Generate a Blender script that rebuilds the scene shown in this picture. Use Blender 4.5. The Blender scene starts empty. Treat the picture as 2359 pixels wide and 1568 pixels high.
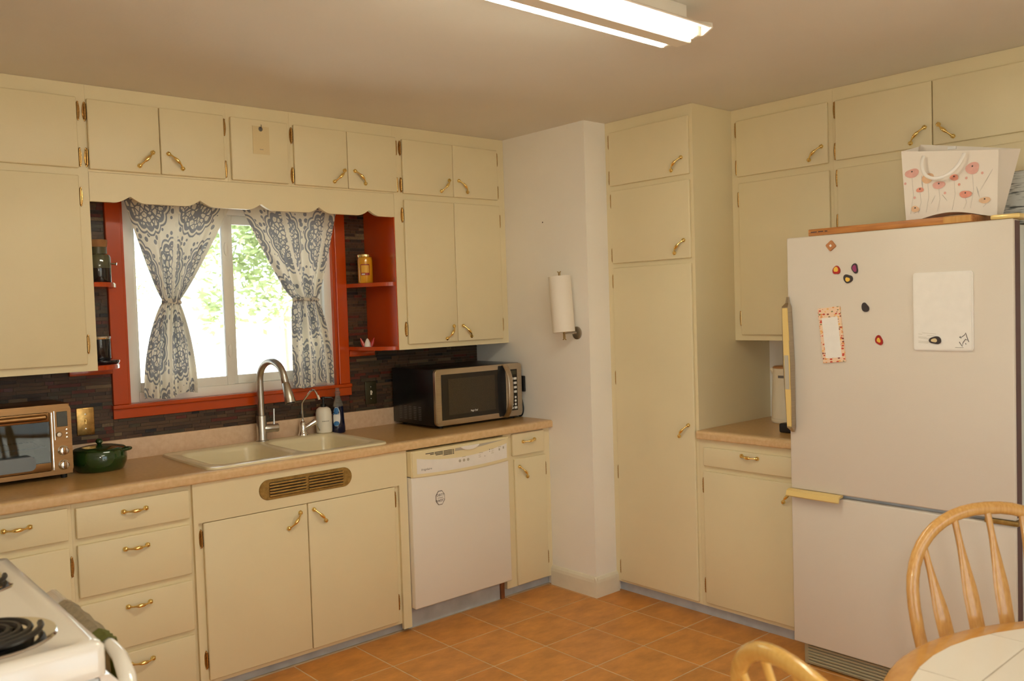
import bpy, bmesh, math, random
from mathutils import Vector, Matrix

# ---------------------------------------------------------------- camera, world, light, exposure
scene = bpy.context.scene
COL = scene.collection
R = math.radians
cam_data = bpy.data.cameras.new('camera')
cam = bpy.data.objects.new('camera', cam_data)
COL.objects.link(cam)
scene.camera = cam
cam_data.sensor_width = 36.0
cam_data.lens = 36.0 * 1999.53 / 2359.0
cam_data.clip_start = 0.05
cam_data.dof.use_dof = True
cam_data.dof.focus_distance = 4.1
cam_data.dof.aperture_fstop = 4.5
yaw, pitch, roll = R(-41.2571), R(-2.2473), R(-1.8148)
fw = Vector((-math.sin(yaw) * math.cos(pitch), math.cos(yaw) * math.cos(pitch), math.sin(pitch)))
rt = Vector((math.cos(yaw), math.sin(yaw), 0))
up = rt.cross(fw)
rt2 = rt * math.cos(roll) + up * math.sin(roll)
up2 = up * math.cos(roll) - rt * math.sin(roll)
cam.matrix_world = Matrix(((rt2.x, up2.x, -fw.x, -3.2799), (rt2.y, up2.y, -fw.y, -4.067),
                           (rt2.z, up2.z, -fw.z, 1.5425), (0, 0, 0, 1)))

world = bpy.data.worlds.new('world')
scene.world = world
world.use_nodes = True
wn = world.node_tree.nodes
wl = world.node_tree.links
bg = wn['Background']
sky = wn.new('ShaderNodeTexSky')
sky.sky_type = 'HOSEK_WILKIE'
sky.turbidity = 4.0
sky.ground_albedo = 0.4
sky.sun_direction = (0.55, -0.25, 0.8)
wmix = wn.new('ShaderNodeMix'); wmix.data_type = 'RGBA'
wmix.inputs[0].default_value = 0.75
wmix.inputs[7].default_value = (0.86, 0.93, 1.0, 1)
wl.new(sky.outputs[0], wmix.inputs[6])
wl.new(wmix.outputs[2], bg.inputs[0])
bg.inputs[1].default_value = 4.8

sun_d = bpy.data.lights.new('sun', 'SUN')
sun_d.energy = 45.0
sun_d.angle = R(1)
sun_d.color = (1.0, 0.96, 0.88)
sun = bpy.data.objects.new('sun', sun_d)
COL.objects.link(sun)
sun.rotation_euler = (R(28), R(38), 0)          # high, from the right: no direct patch reaches the room

TUBE_STRENGTH = 46.0
TUBE_COLOR = (1.0, 0.965, 0.76)
flash_d = bpy.data.lights.new('flash', 'POINT')   # the photographer's small flash, just beside the lens
flash_d.energy = 24.0
flash_d.color = (1.0, 0.95, 0.84)
flash_d.shadow_soft_size = 0.03
flash = bpy.data.objects.new('flash', flash_d)
COL.objects.link(flash)
flash.location = (-3.19, -4.16, 1.66)

vs = scene.view_settings
vs.view_transform = 'Standard'
vs.look = 'None'
vs.exposure = -0.12
vs.gamma = 1.0
vs.use_curve_mapping = False
scene.cycles.use_denoising = True
scene.cycles.max_bounces = 10
scene.cycles.diffuse_bounces = 6
scene.cycles.glossy_bounces = 4
scene.cycles.transparent_max_bounces = 16
scene.cycles.sample_clamp_indirect = 6.0
scene.cycles.caustics_reflective = False
scene.cycles.caustics_refractive = False

# ---------------------------------------------------------------- materials
MATS = {}
def lin(c):
    return tuple(((x / 255.0) / 12.92 if x / 255.0 <= 0.04045 else ((x / 255.0 + 0.055) / 1.055) ** 2.4) for x in c) + (1,)

def pm(name, col, rough=0.5, metal=0.0, var=0.0, vscale=4.0, bump=0.0, bscale=60.0, coat=0.0, spec=0.5, stretch=None, col2=None, trans=0.0, ior=1.45, alpha=1.0, sub=0.0):
    m = bpy.data.materials.new(name); m.use_nodes = True
    n, l = m.node_tree.nodes, m.node_tree.links
    b = n['Principled BSDF']
    c = tuple(col) + ((1,) if len(col) == 3 else ())
    b.inputs['Base Color'].default_value = c
    b.inputs['Roughness'].default_value = rough
    b.inputs['Metallic'].default_value = metal
    b.inputs['Specular IOR Level'].default_value = spec
    b.inputs['Coat Weight'].default_value = coat
    b.inputs['Coat Roughness'].default_value = 0.08
    b.inputs['Transmission Weight'].default_value = trans
    b.inputs['IOR'].default_value = ior
    b.inputs['Alpha'].default_value = alpha
    tc = n.new('ShaderNodeTexCoord'); mp = n.new('ShaderNodeMapping')
    l.new(tc.outputs['Object'], mp.inputs[0])
    if stretch: mp.inputs['Scale'].default_value = stretch
    if var or col2:
        nz = n.new('ShaderNodeTexNoise'); nz.inputs['Scale'].default_value = vscale
        nz.inputs['Detail'].default_value = 5
        l.new(mp.outputs[0], nz.inputs[0])
        mx = n.new('ShaderNodeMix'); mx.data_type = 'RGBA'
        cr = n.new('ShaderNodeValToRGB')
        cr.color_ramp.elements[0].position = 0.32; cr.color_ramp.elements[1].position = 0.68
        l.new(nz.outputs[0], cr.inputs[0]); l.new(cr.outputs[0], mx.inputs[0])
        mx.inputs[6].default_value = c
        c2 = (tuple(col2) + ((1,) if len(col2) == 3 else ())) if col2 else tuple(x * (1 - var) for x in c[:3]) + (1,)
        mx.inputs[7].default_value = c2
        l.new(mx.outputs[2], b.inputs['Base Color'])
    if bump:
        nb = n.new('ShaderNodeTexNoise'); nb.inputs['Scale'].default_value = bscale
        nb.inputs['Detail'].default_value = 3
        l.new(mp.outputs[0], nb.inputs[0])
        bp = n.new('ShaderNodeBump'); bp.inputs['Strength'].default_value = bump; bp.inputs['Distance'].default_value = 0.004
        l.new(nb.outputs[0], bp.inputs['Height']); l.new(bp.outputs[0], b.inputs['Normal'])
    MATS[name] = m
    return m

def emat(name, col, strength):
    m = bpy.data.materials.new(name); m.use_nodes = True
    b = m.node_tree.nodes['Principled BSDF']
    b.inputs['Base Color'].default_value = (0.9, 0.9, 0.9, 1)
    b.inputs['Emission Color'].default_value = tuple(col) + (1,)
    b.inputs['Emission Strength'].default_value = strength
    MATS[name] = m

pm('cream_paint', (0.80, 0.70, 0.46), 0.42, var=0.05, vscale=2.5, bump=0.06, bscale=90)
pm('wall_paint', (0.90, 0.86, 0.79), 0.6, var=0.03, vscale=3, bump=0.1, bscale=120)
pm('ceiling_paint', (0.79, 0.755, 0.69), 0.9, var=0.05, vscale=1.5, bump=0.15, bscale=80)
pm('trim_paint', (0.80, 0.745, 0.60), 0.45, var=0.10, vscale=9, bump=0.08)
pm('toe_shade_grey', (0.52, 0.55, 0.58), 0.7, var=0.2, vscale=12)  # toe-kick grey with the cool shade of the recess put into the colour
pm('orange_paint', (0.50, 0.058, 0.003), 0.22, var=0.12, vscale=3, coat=0.3)
pm('vinyl', (0.82, 0.80, 0.74), 0.35, var=0.03)
pm('brass', (1.0, 0.74, 0.28), 0.16, 1.0, var=0.25, vscale=40)
pm('plate_brass', (0.62, 0.38, 0.13), 0.32, 1.0, var=0.45, vscale=50)
pm('dull_brass', (0.42, 0.265, 0.075), 0.42, 0.6, var=0.35, vscale=60, bump=0.2, bscale=200)
pm('nickel', (0.56, 0.53, 0.48), 0.28, 1.0, var=0.1, vscale=20)
pm('chrome', (0.80, 0.79, 0.77), 0.08, 1.0)
pm('steel', (0.56, 0.47, 0.35), 0.3, 1.0, var=0.14, vscale=8, stretch=(1, 30, 30))
pm('oven_steel', (0.30, 0.16, 0.065), 0.34, 1.0, var=0.14, vscale=8, stretch=(1, 30, 30))
pm('black_metal', (0.006, 0.006, 0.007), 0.28)
pm('black_plastic', (0.010, 0.010, 0.011), 0.35)
pm('dark_glass', (0.022, 0.016, 0.010), 0.12, spec=0.4)
pm('mesh_glass', (0.05, 0.036, 0.020), 0.22, var=0.3, vscale=300)
pm('display', (0.05, 0.045, 0.025), 0.25)
pm('slot_dark', (0.012, 0.009, 0.007), 0.6)
pm('brown_dark', (0.06, 0.03, 0.03), 0.5)
pm('laminate', (0.47, 0.27, 0.095), 0.28, col2=(0.55, 0.34, 0.14), vscale=70, bump=0.02, bscale=200)
pm('laminate_edge', (0.62, 0.41, 0.205), 0.4, col2=(0.70, 0.49, 0.27), vscale=55)
pm('laminate_lip', (0.66, 0.45, 0.285), 0.4, col2=(0.74, 0.54, 0.37), vscale=55)
pm('sink_enamel', (0.78, 0.68, 0.45), 0.25, var=0.04, coat=0.3)
pm('appliance_white', (0.83, 0.77, 0.69), 0.33, var=0.02, vscale=2, bump=0.05, bscale=160)
pm('dishwasher_white', (0.82, 0.775, 0.70), 0.4, var=0.02, vscale=2)
pm('dishwasher_cream', (0.80, 0.70, 0.44), 0.38, var=0.03)
pm('panel_white', (0.85, 0.82, 0.77), 0.4, var=0.04, vscale=30)
pm('panel_grey', (0.46, 0.42, 0.34), 0.5)
pm('print_grey', (0.16, 0.14, 0.13), 0.6)
pm('print_black', (0.03, 0.022, 0.03), 0.6)
pm('print_white', (0.8, 0.78, 0.74), 0.5)
pm('fridge_white', (0.70, 0.635, 0.55), 0.38, var=0.02, vscale=2, bump=0.08, bscale=220)
pm('fridge_side', (0.10, 0.045, 0.045), 0.5)
pm('fridge_shell', (0.62, 0.66, 0.64), 0.4)
pm('fridge_gold', (0.80, 0.60, 0.24), 0.3, 0.2)
pm('grille_beige', (0.42, 0.37, 0.24), 0.5, var=0.1)
pm('kettle_cream', (0.80, 0.70, 0.53), 0.4)
pm('wood_light', (0.60, 0.335, 0.105), 0.25, col2=(0.50, 0.25, 0.07), vscale=6, stretch=(30, 30, 2), coat=0.35)
pm('chair_gold', (0.70, 0.42, 0.11), 0.22, col2=(0.60, 0.33, 0.075), vscale=5, stretch=(20, 20, 2), coat=0.4)
pm('table_wood', (0.58, 0.285, 0.06), 0.25, col2=(0.49, 0.215, 0.04), vscale=7, stretch=(3, 9, 9), coat=0.35)
pm('board_wood', (0.52, 0.22, 0.055), 0.45, col2=(0.36, 0.13, 0.03), vscale=6, stretch=(12, 1.5, 20))
pm('kettle_wood', (0.50, 0.235, 0.09), 0.45, var=0.2, vscale=9)
pm('table_tile', (0.80, 0.74, 0.64), 0.25, var=0.03)
pm('grout_light', (0.50, 0.40, 0.28), 0.8)
pm('grout_floor', (0.66, 0.51, 0.34), 0.85, var=0.15, vscale=15)
pm('grout_dark', (0.12, 0.085, 0.062), 0.8)
pm('pot_green', (0.014, 0.042, 0.008), 0.1, coat=0.6)
pm('paper', (0.84, 0.78, 0.68), 0.8, bump=0.15, bscale=70)
pm('paper_plain', (0.80, 0.73, 0.60), 0.75)
pm('note_paper', (0.74, 0.60, 0.34), 0.7, var=0.06)
pm('bag_paper', (0.84, 0.775, 0.69), 0.5, var=0.03, vscale=8)
pm('bag_inside', (0.72, 0.66, 0.64), 0.5)
pm('ribbon', (0.85, 0.82, 0.78), 0.2)
pm('pink_print', (0.78, 0.43, 0.37), 0.6, var=0.12, vscale=60)
pm('coral_print', (0.78, 0.33, 0.24), 0.6, var=0.12, vscale=60)
pm('peach_print', (0.80, 0.53, 0.33), 0.6, var=0.12, vscale=60)
pm('stem_print', (0.55, 0.52, 0.48), 0.6)
pm('soap_white', (0.82, 0.77, 0.66), 0.4)
pm('soap_blue', (0.006, 0.009, 0.035), 0.12, coat=0.4)
pm('clear_plastic', (0.75, 0.72, 0.66), 0.15, trans=0.85, ior=1.3)
pm('label_blue', (0.02, 0.14, 0.36), 0.4)
pm('label_white', (0.78, 0.76, 0.72), 0.4)
pm('candle_yellow', (0.72, 0.34, 0.015), 0.15, var=0.2, vscale=20, coat=0.5)
pm('candle_label', (0.76, 0.42, 0.05), 0.5)
pm('label_red', (0.30, 0.02, 0.015), 0.5)
pm('gold_lid', (0.80, 0.62, 0.28), 0.15, 1.0)
pm('jar_glass', (0.10, 0.10, 0.055), 0.04, var=0.6, vscale=14, coat=0.6)
pm('jar_contents', (0.012, 0.009, 0.008), 0.12, coat=0.5)
pm('cork', (0.36, 0.17, 0.06), 0.7, var=0.3, vscale=40)
pm('black_jar', (0.006, 0.006, 0.009), 0.12, coat=0.5)
pm('red_plastic', (0.45, 0.03, 0.02), 0.3)
pm('magnet_brown', (0.46, 0.19, 0.07), 0.5, var=0.12, vscale=60)
pm('magnet_red', (0.36, 0.02, 0.015), 0.4)
pm('magnet_yellow', (0.80, 0.50, 0.08), 0.4)
pm('magnet_dark', (0.045, 0.035, 0.035), 0.45)
pm('magnet_purple', (0.26, 0.04, 0.13), 0.4)
pm('stove_white', (0.84, 0.80, 0.73), 0.12, coat=0.7)
pm('stove_side', (0.66, 0.72, 0.74), 0.3)
pm('coil_black', (0.010, 0.008, 0.007), 0.35)
pm('towel_beige', (0.62, 0.52, 0.36), 0.9, var=0.25, vscale=60, bump=0.5, bscale=120)
pm('towel_green', (0.22, 0.23, 0.06), 0.9, bump=0.5, bscale=120)
pm('fixture_white', (0.84, 0.79, 0.70), 0.4)
pm('cord_black', (0.015, 0.015, 0.016), 0.4)
pm('spill_rust', (0.25, 0.09, 0.03), 0.7, var=0.3, vscale=30)
pm('concrete', (0.74, 0.72, 0.68), 0.9, var=0.15, vscale=1.5)
pm('patio', (0.30, 0.27, 0.23), 0.9, var=0.3, vscale=3)
pm('bark', (0.35, 0.29, 0.22), 0.9, var=0.3, vscale=9)
pm('leaf', (0.52, 0.60, 0.32), 0.7, var=0.4, vscale=2)
emat('tube_glow', TUBE_COLOR, TUBE_STRENGTH)

def random_mat(name, stops, rough, grain=0.35, gscale=30, bump=0.1, coat=0.0, stretch=None):
    m = bpy.data.materials.new(name); m.use_nodes = True
    n, l = m.node_tree.nodes, m.node_tree.links
    b = n['Principled BSDF']
    oi = n.new('ShaderNodeObjectInfo'); ge = n.new('ShaderNodeNewGeometry')
    ad = n.new('ShaderNodeMath'); ad.operation = 'ADD'
    l.new(oi.outputs['Random'], ad.inputs[0]); l.new(ge.outputs['Random Per Island'], ad.inputs[1])
    fr = n.new('ShaderNodeMath'); fr.operation = 'FRACT'; l.new(ad.outputs[0], fr.inputs[0])
    cr = n.new('ShaderNodeValToRGB'); cr.color_ramp.interpolation = 'CONSTANT' if len(stops) > 3 else 'LINEAR'
    while len(cr.color_ramp.elements) < len(stops): cr.color_ramp.elements.new(0.5)
    for e, (p, c) in zip(cr.color_ramp.elements, stops):
        e.position = p; e.color = tuple(c) + (1,)
    l.new(fr.outputs[0], cr.inputs[0])
    tc = n.new('ShaderNodeTexCoord'); mp = n.new('ShaderNodeMapping'); l.new(tc.outputs['Object'], mp.inputs[0])
    if stretch: mp.inputs['Scale'].default_value = stretch
    of = n.new('ShaderNodeVectorMath'); of.operation = 'ADD'
    cm = n.new('ShaderNodeCombineXYZ')
    ml = n.new('ShaderNodeMath'); ml.operation = 'MULTIPLY'; ml.inputs[1].default_value = 37.0
    l.new(fr.outputs[0], ml.inputs[0]); l.new(ml.outputs[0], cm.inputs[2])
    l.new(mp.outputs[0], of.inputs[0]); l.new(cm.outputs[0], of.inputs[1])
    nz = n.new('ShaderNodeTexNoise'); nz.inputs['Scale'].default_value = gscale; nz.inputs['Detail'].default_value = 6
    nz.inputs['Roughness'].default_value = 0.65
    l.new(of.outputs[0], nz.inputs[0])
    mr = n.new('ShaderNodeMapRange'); mr.inputs[1].default_value = 0.3; mr.inputs[2].default_value = 0.7
    mr.inputs[3].default_value = 1 - grain; mr.inputs[4].default_value = 1 + grain
    l.new(nz.outputs[0], mr.inputs[0])
    mu = n.new('ShaderNodeMix'); mu.data_type = 'RGBA'; mu.blend_type = 'MULTIPLY'; mu.inputs[0].default_value = 1
    l.new(cr.outputs[0], mu.inputs[6]); l.new(mr.outputs[0], mu.inputs[7])
    l.new(mu.outputs[2], b.inputs['Base Color'])
    b.inputs['Roughness'].default_value = rough; b.inputs['Coat Weight'].default_value = coat
    b.inputs['Specular IOR Level'].default_value = 0.3
    if bump:
        bp = n.new('ShaderNodeBump'); bp.inputs['Strength'].default_value = bump; bp.inputs['Distance'].default_value = 0.003
        l.new(nz.outputs[0], bp.inputs['Height']); l.new(bp.outputs[0], b.inputs['Normal'])
    MATS[name] = m

random_mat('floor_tile', [(0.0, (0.52, 0.215, 0.045)), (0.5, (0.58, 0.255, 0.06)), (1.0, (0.54, 0.24, 0.062))], 0.42, 0.22, 7, 0.06, stretch=(1, 1.8, 1))
random_mat('mosaic', [(0.0, (0.070, 0.036, 0.018)), (0.22, (0.040, 0.021, 0.012)), (0.42, (0.095, 0.050, 0.024)), (0.58, (0.055, 0.040, 0.022)),
                      (0.70, (0.10, 0.020, 0.010)), (0.84, (0.085, 0.042, 0.022)), (0.93, (0.16, 0.105, 0.055)), (0.975, (0.012, 0.010, 0.010))], 0.38, 0.4, 70, 0.2)

def glass_mat(name, tint, gloss=0.06):
    m = bpy.data.materials.new(name); m.use_nodes = True
    n, l = m.node_tree.nodes, m.node_tree.links
    n.remove(n['Principled BSDF'])
    tr = n.new('ShaderNodeBsdfTransparent'); tr.inputs[0].default_value = tuple(tint) + (1,)
    gl = n.new('ShaderNodeBsdfGlossy'); gl.inputs['Roughness'].default_value = 0.03
    mx = n.new('ShaderNodeMixShader'); fr = n.new('ShaderNodeFresnel'); fr.inputs[0].default_value = 1.0 + gloss * 7
    l.new(fr.outputs[0], mx.inputs[0]); l.new(tr.outputs[0], mx.inputs[1]); l.new(gl.outputs[0], mx.inputs[2])
    l.new(mx.outputs[0], n['Material Output'].inputs[0])
    MATS[name] = m
glass_mat('window_glass', (0.96, 0.98, 0.96))
glass_mat('oven_glass', (0.42, 0.46, 0.44), 0.08)

def curtain_mat():
    m = bpy.data.materials.new('curtain_print'); m.use_nodes = True
    n, l = m.node_tree.nodes, m.node_tree.links
    n.remove(n['Principled BSDF'])
    def math_(op, a, b=None, c=None):
        x = n.new('ShaderNodeMath'); x.operation = op
        for i, v in enumerate((a, b, c)):
            if v is None: continue
            if isinstance(v, (int, float)): x.inputs[i].default_value = v
            else: l.new(v, x.inputs[i])
        return x.outputs[0]
    uv = n.new('ShaderNodeUVMap'); sp = n.new('ShaderNodeSeparateXYZ'); l.new(uv.outputs[0], sp.inputs[0])
    X, Y = sp.outputs[0], sp.outputs[1]                       # metres of flat cloth
    row = math_('FLOOR', math_('DIVIDE', Y, 0.34))
    xs = math_('ADD', X, math_('MULTIPLY', row, 0.155))
    cx = math_('SUBTRACT', math_('FRACT', math_('DIVIDE', xs, 0.31)), 0.5)
    cy = math_('SUBTRACT', math_('FRACT', math_('DIVIDE', Y, 0.34)), 0.5)
    ex = math_('DIVIDE', cx, 0.43); ey = math_('DIVIDE', cy, 0.46)
    rr = math_('SQRT', math_('ADD', math_('MULTIPLY', ex, ex), math_('MULTIPLY', ey, ey)))
    ang = math_('ARCTAN2', ey, ex)
    sc = math_('MULTIPLY', math_('ABSOLUTE', math_('SINE', math_('MULTIPLY', ang, 7.0))), 0.10)
    rs = math_('SUBTRACT', rr, sc)
    inside = math_('LESS_THAN', rs, 0.86)
    ring = math_('LESS_THAN', math_('ABSOLUTE', math_('SUBTRACT', rs, 0.97)), 0.035)
    band = math_('LESS_THAN', math_('ABSOLUTE', math_('SUBTRACT', rs, 0.80)), 0.06)
    v1 = n.new('ShaderNodeTexVoronoi'); v1.feature = 'DISTANCE_TO_EDGE'; v1.inputs['Scale'].default_value = 42; l.new(uv.outputs[0], v1.inputs['Vector'])
    v2 = n.new('ShaderNodeTexVoronoi'); v2.inputs['Scale'].default_value = 42; l.new(uv.outputs[0], v2.inputs['Vector'])
    lace = math_('LESS_THAN', v1.outputs['Distance'], 0.125)
    eye = math_('LESS_THAN', math_('ABSOLUTE', math_('SUBTRACT', v2.outputs['Distance'], 0.11)), 0.045)
    petal = math_('MULTIPLY', inside, math_('MAXIMUM', math_('MAXIMUM', lace, math_('MULTIPLY', eye, 0.8)), band))
    v3 = n.new('ShaderNodeTexVoronoi'); v3.inputs['Scale'].default_value = 33; v3.inputs['Randomness'].default_value = 0.75; l.new(uv.outputs[0], v3.inputs['Vector'])
    s3 = n.new('ShaderNodeSeparateXYZ'); l.new(v3.outputs['Color'], s3.inputs[0])
    dots = math_('MULTIPLY', math_('LESS_THAN', v3.outputs['Distance'], 0.40), math_('GREATER_THAN', s3.outputs[0], 0.30))
    outd = math_('MULTIPLY', math_('GREATER_THAN', rs, 1.03), dots)
    stripe = math_('LESS_THAN', math_('ABSOLUTE', math_('SUBTRACT', math_('FRACT', math_('DIVIDE', X, 0.31)), 0.08)), 0.05)
    ink = math_('MAXIMUM', math_('MAXIMUM', petal, ring), outd)
    ink = math_('MULTIPLY', ink, math_('SUBTRACT', 1.0, math_('MULTIPLY', stripe, 0.9)))
    mx = n.new('ShaderNodeMix'); mx.data_type = 'RGBA'
    l.new(ink, mx.inputs[0]); mx.inputs[6].default_value = (0.80, 0.76, 0.66, 1); mx.inputs[7].default_value = (0.25, 0.26, 0.29, 1)
    df = n.new('ShaderNodeBsdfDiffuse'); tl = n.new('ShaderNodeBsdfTranslucent')
    l.new(mx.outputs[2], df.inputs[0]); l.new(mx.outputs[2], tl.inputs[0])
    ms = n.new('ShaderNodeMixShader'); ms.inputs[0].default_value = 0.16
    l.new(df.outputs[0], ms.inputs[1]); l.new(tl.outputs[0], ms.inputs[2]); l.new(ms.outputs[0], n['Material Output'].inputs[0])
    MATS['curtain_print'] = m
curtain_mat()

def leafborder_mat():
    m = bpy.data.materials.new('leaf_border'); m.use_nodes = True
    n, l = m.node_tree.nodes, m.node_tree.links
    b = n['Principled BSDF']; b.inputs['Roughness'].default_value = 0.6
    tc = n.new('ShaderNodeTexCoord'); mp = n.new('ShaderNodeMapping'); l.new(tc.outputs['Object'], mp.inputs[0])
    mp.inputs['Scale'].default_value = (1, 1.6, 1)
    v = n.new('ShaderNodeTexVoronoi'); v.inputs['Scale'].default_value = 75; l.new(mp.outputs[0], v.inputs['Vector'])
    s = n.new('ShaderNodeSeparateXYZ'); l.new(v.outputs['Color'], s.inputs[0])
    cr = n.new('ShaderNodeValToRGB'); cr.color_ramp.interpolation = 'CONSTANT'
    for p, c in ((0.0, (0.55, 0.06, 0.03)), (0.3, (0.75, 0.28, 0.08)), (0.5, (0.24, 0.05, 0.03)), (0.65, (0.8, 0.45, 0.12)), (0.85, (0.22, 0.2, 0.08))):
        e = cr.color_ramp.elements[0] if p == 0 else cr.color_ramp.elements.new(p)
        e.position = p; e.color = c + (1,)
    cr.color_ramp.elements.remove(cr.color_ramp.elements[-1])
    l.new(s.outputs[0], cr.inputs[0])
    lt = n.new('ShaderNodeMath'); lt.operation = 'LESS_THAN'; lt.inputs[1].default_value = 0.42; l.new(v.outputs['Distance'], lt.inputs[0])
    mx = n.new('ShaderNodeMix'); mx.data_type = 'RGBA'; l.new(lt.outputs[0], mx.inputs[0])
    mx.inputs[6].default_value = (0.82, 0.60, 0.42, 1); l.new(cr.outputs[0], mx.inputs[7]); l.new(mx.outputs[2], b.inputs['Base Color'])
    MATS['leaf_border'] = m
leafborder_mat()

def birch_mat():
    m = bpy.data.materials.new('birch_print'); m.use_nodes = True
    n, l = m.node_tree.nodes, m.node_tree.links
    b = n['Principled BSDF']; b.inputs['Roughness'].default_value = 0.6
    tc = n.new('ShaderNodeTexCoord'); mp = n.new('ShaderNodeMapping'); l.new(tc.outputs['Object'], mp.inputs[0])
    mp.inputs['Scale'].default_value = (6, 6, 60)
    nz = n.new('ShaderNodeTexNoise'); nz.inputs['Scale'].default_value = 2.4; nz.inputs['Detail'].default_value = 3; l.new(mp.outputs[0], nz.inputs[0])
    cr = n.new('ShaderNodeValToRGB'); cr.color_ramp.elements[0].position = 0.36; cr.color_ramp.elements[1].position = 0.46
    cr.color_ramp.elements[0].color = (0.10, 0.11, 0.11, 1); cr.color_ramp.elements[1].color = (0.62, 0.64, 0.62, 1)
    l.new(nz.outputs[0], cr.inputs[0]); l.new(cr.outputs[0], b.inputs['Base Color'])
    MATS['birch_print'] = m
birch_mat()

# ---------------------------------------------------------------- mesh helpers
def B(): return bmesh.new()

def bx(bm, x0, x1, y0, y1, z0, z1, b=0.0, seg=2):
    if x0 > x1: x0, x1 = x1, x0
    if y0 > y1: y0, y1 = y1, y0
    if z0 > z1: z0, z1 = z1, z0
    v = [bm.verts.new((x, y, z)) for z in (z0, z1) for y in (y0, y1) for x in (x0, x1)]
    fs = [bm.faces.new([v[i] for i in q]) for q in ((0, 2, 3, 1), (4, 5, 7, 6), (0, 1, 5, 4), (2, 6, 7, 3), (0, 4, 6, 2), (1, 3, 7, 5))]
    if b > 0:
        es = list({e for f in fs for e in f.edges})
        bmesh.ops.bevel(bm, geom=es, offset=b, segments=seg, affect='EDGES', profile=0.5)
    return bm

def frame_of(d):
    d = d.normalized()
    a = Vector((0, 0, 1)) if abs(d.z) < 0.9 else Vector((1, 0, 0))
    u = d.cross(a).normalized()
    return u, d.cross(u).normalized()

def tube(bm, pts, rad, n=12, cap=True, flat=None, ref=None):
    """sweep a (possibly flattened) round section along pts; rad scalar or list; flat=(fu,fv) scales"""
    pts = [Vector(p) for p in pts]
    if not isinstance(rad, (list, tuple)): rad = [rad] * len(pts)
    rings = []
    u = None
    for i, p in enumerate(pts):
        d = (pts[min(i + 1, len(pts) - 1)] - pts[max(i - 1, 0)])
        if d.length < 1e-9: d = Vector((0, 0, 1))
        d.normalize()
        if ref is not None:
            u = Vector(ref); u = (u - d * u.dot(d)).normalized()
        elif u is None: u, _ = frame_of(d)
        else: u = (u - d * u.dot(d)).normalized()
        v = d.cross(u)
        fu, fv = flat if flat else (1, 1)
        if isinstance(fu, (list, tuple)): fu_, fv_ = fu[i], fv[i]
        else: fu_, fv_ = fu, fv
        rings.append([bm.verts.new(p + u * (rad[i] * fu_ * math.cos(2 * math.pi * k / n)) + v * (rad[i] * fv_ * math.sin(2 * math.pi * k / n))) for k in range(n)])
    for a, b in zip(rings, rings[1:]):
        for k in range(n):
            bm.faces.new((a[k], a[(k + 1) % n], b[(k + 1) % n], b[k]))
    if cap:
        bm.faces.new(rings[0][::-1]); bm.faces.new(rings[-1])
    return bm

def cyl(bm, p0, p1, r0, r1=None, n=16): return tube(bm, [p0, p1], [r0, r0 if r1 is None else r1], n)

def lathe(bm, prof, c=(0, 0, 0), n=24, axis='z', sx=1, sy=1):
    rings = []
    for r, h in prof:
        if r < 1e-6:
            co = (0, 0, h); rings.append([bm.verts.new(ax(co, axis, c))])
        else:
            rings.append([bm.verts.new(ax((r * sx * math.cos(2 * math.pi * k / n), r * sy * math.sin(2 * math.pi * k / n), h), axis, c)) for k in range(n)])
    for a, b in zip(rings, rings[1:]):
        for k in range(n):
            if len(a) == 1 and len(b) == 1: continue
            if len(a) == 1: bm.faces.new((a[0], b[(k + 1) % n], b[k]))
            elif len(b) == 1: bm.faces.new((a[k], a[(k + 1) % n], b[0]))
            else: bm.faces.new((a[k], a[(k + 1) % n], b[(k + 1) % n], b[k]))
    if len(rings[0]) > 1: bm.faces.new(rings[0][::-1])
    if len(rings[-1]) > 1: bm.faces.new(rings[-1])
    bmesh.ops.recalc_face_normals(bm, faces=bm.faces)
    return bm

def ax(co, axis, c):
    x, y, z = co
    if axis == 'z': q = (x, y, z)
    elif axis == '-y': q = (x, -z, y)
    elif axis == '-x': q = (-z, -x, y)
    return (q[0] + c[0], q[1] + c[1], q[2] + c[2])

def prism(bm, poly, fn, d0, d1, bev=0.0):
    """extrude a 2-D polygon; fn(a, b, d) -> world point"""
    lo = [bm.verts.new(fn(a, b, d0)) for a, b in poly]
    hi = [bm.verts.new(fn(a, b, d1)) for a, b in poly]
    m = len(poly)
    f0 = bm.faces.new(lo[::-1]); f1 = bm.faces.new(hi)
    for k in range(m): bm.faces.new((lo[k], lo[(k + 1) % m], hi[(k + 1) % m], hi[k]))
    bmesh.ops.recalc_face_normals(bm, faces=bm.faces)
    if bev: bmesh.ops.bevel(bm, geom=list(f1.edges), offset=bev, segments=2, affect='EDGES')
    return bm

def rrect(x0, x1, y0, y1, r, n=6):
    pts = []
    for cx, cy, a0 in ((x1 - r, y1 - r, 0), (x0 + r, y1 - r, 90), (x0 + r, y0 + r, 180), (x1 - r, y0 + r, 270)):
        for k in range(n + 1):
            a = R(a0 + 90 * k / n); pts.append((cx + r * math.cos(a), cy + r * math.sin(a)))
    return pts

FS = lambda Y: (lambda a, z, o: (a, Y - o, z))          # a face that looks towards -Y (the window wall)
FW = lambda X: (lambda a, z, o: (X - o, -a, z))         # a face that looks towards -X (the right wall); a = -y

def fbox(bm, fn, a0, a1, z0, z1, o0, o1, b=0.0, seg=2):
    p, q = fn(a0, z0, o0), fn(a1, z1, o1)
    return bx(bm, p[0], q[0], p[1], q[1], p[2], q[2], b, seg)

# ---------------------------------------------------------------- object helpers
ROOT = {}
def root_of(o):
    while o.parent is not None: o = o.parent
    return o

def tag(o, label=None, cat=None, group=None, kind=None):
    if label: o['label'] = label
    if cat: o['category'] = cat
    if group: o['group'] = group
    if kind: o['kind'] = kind
    return o

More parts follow.
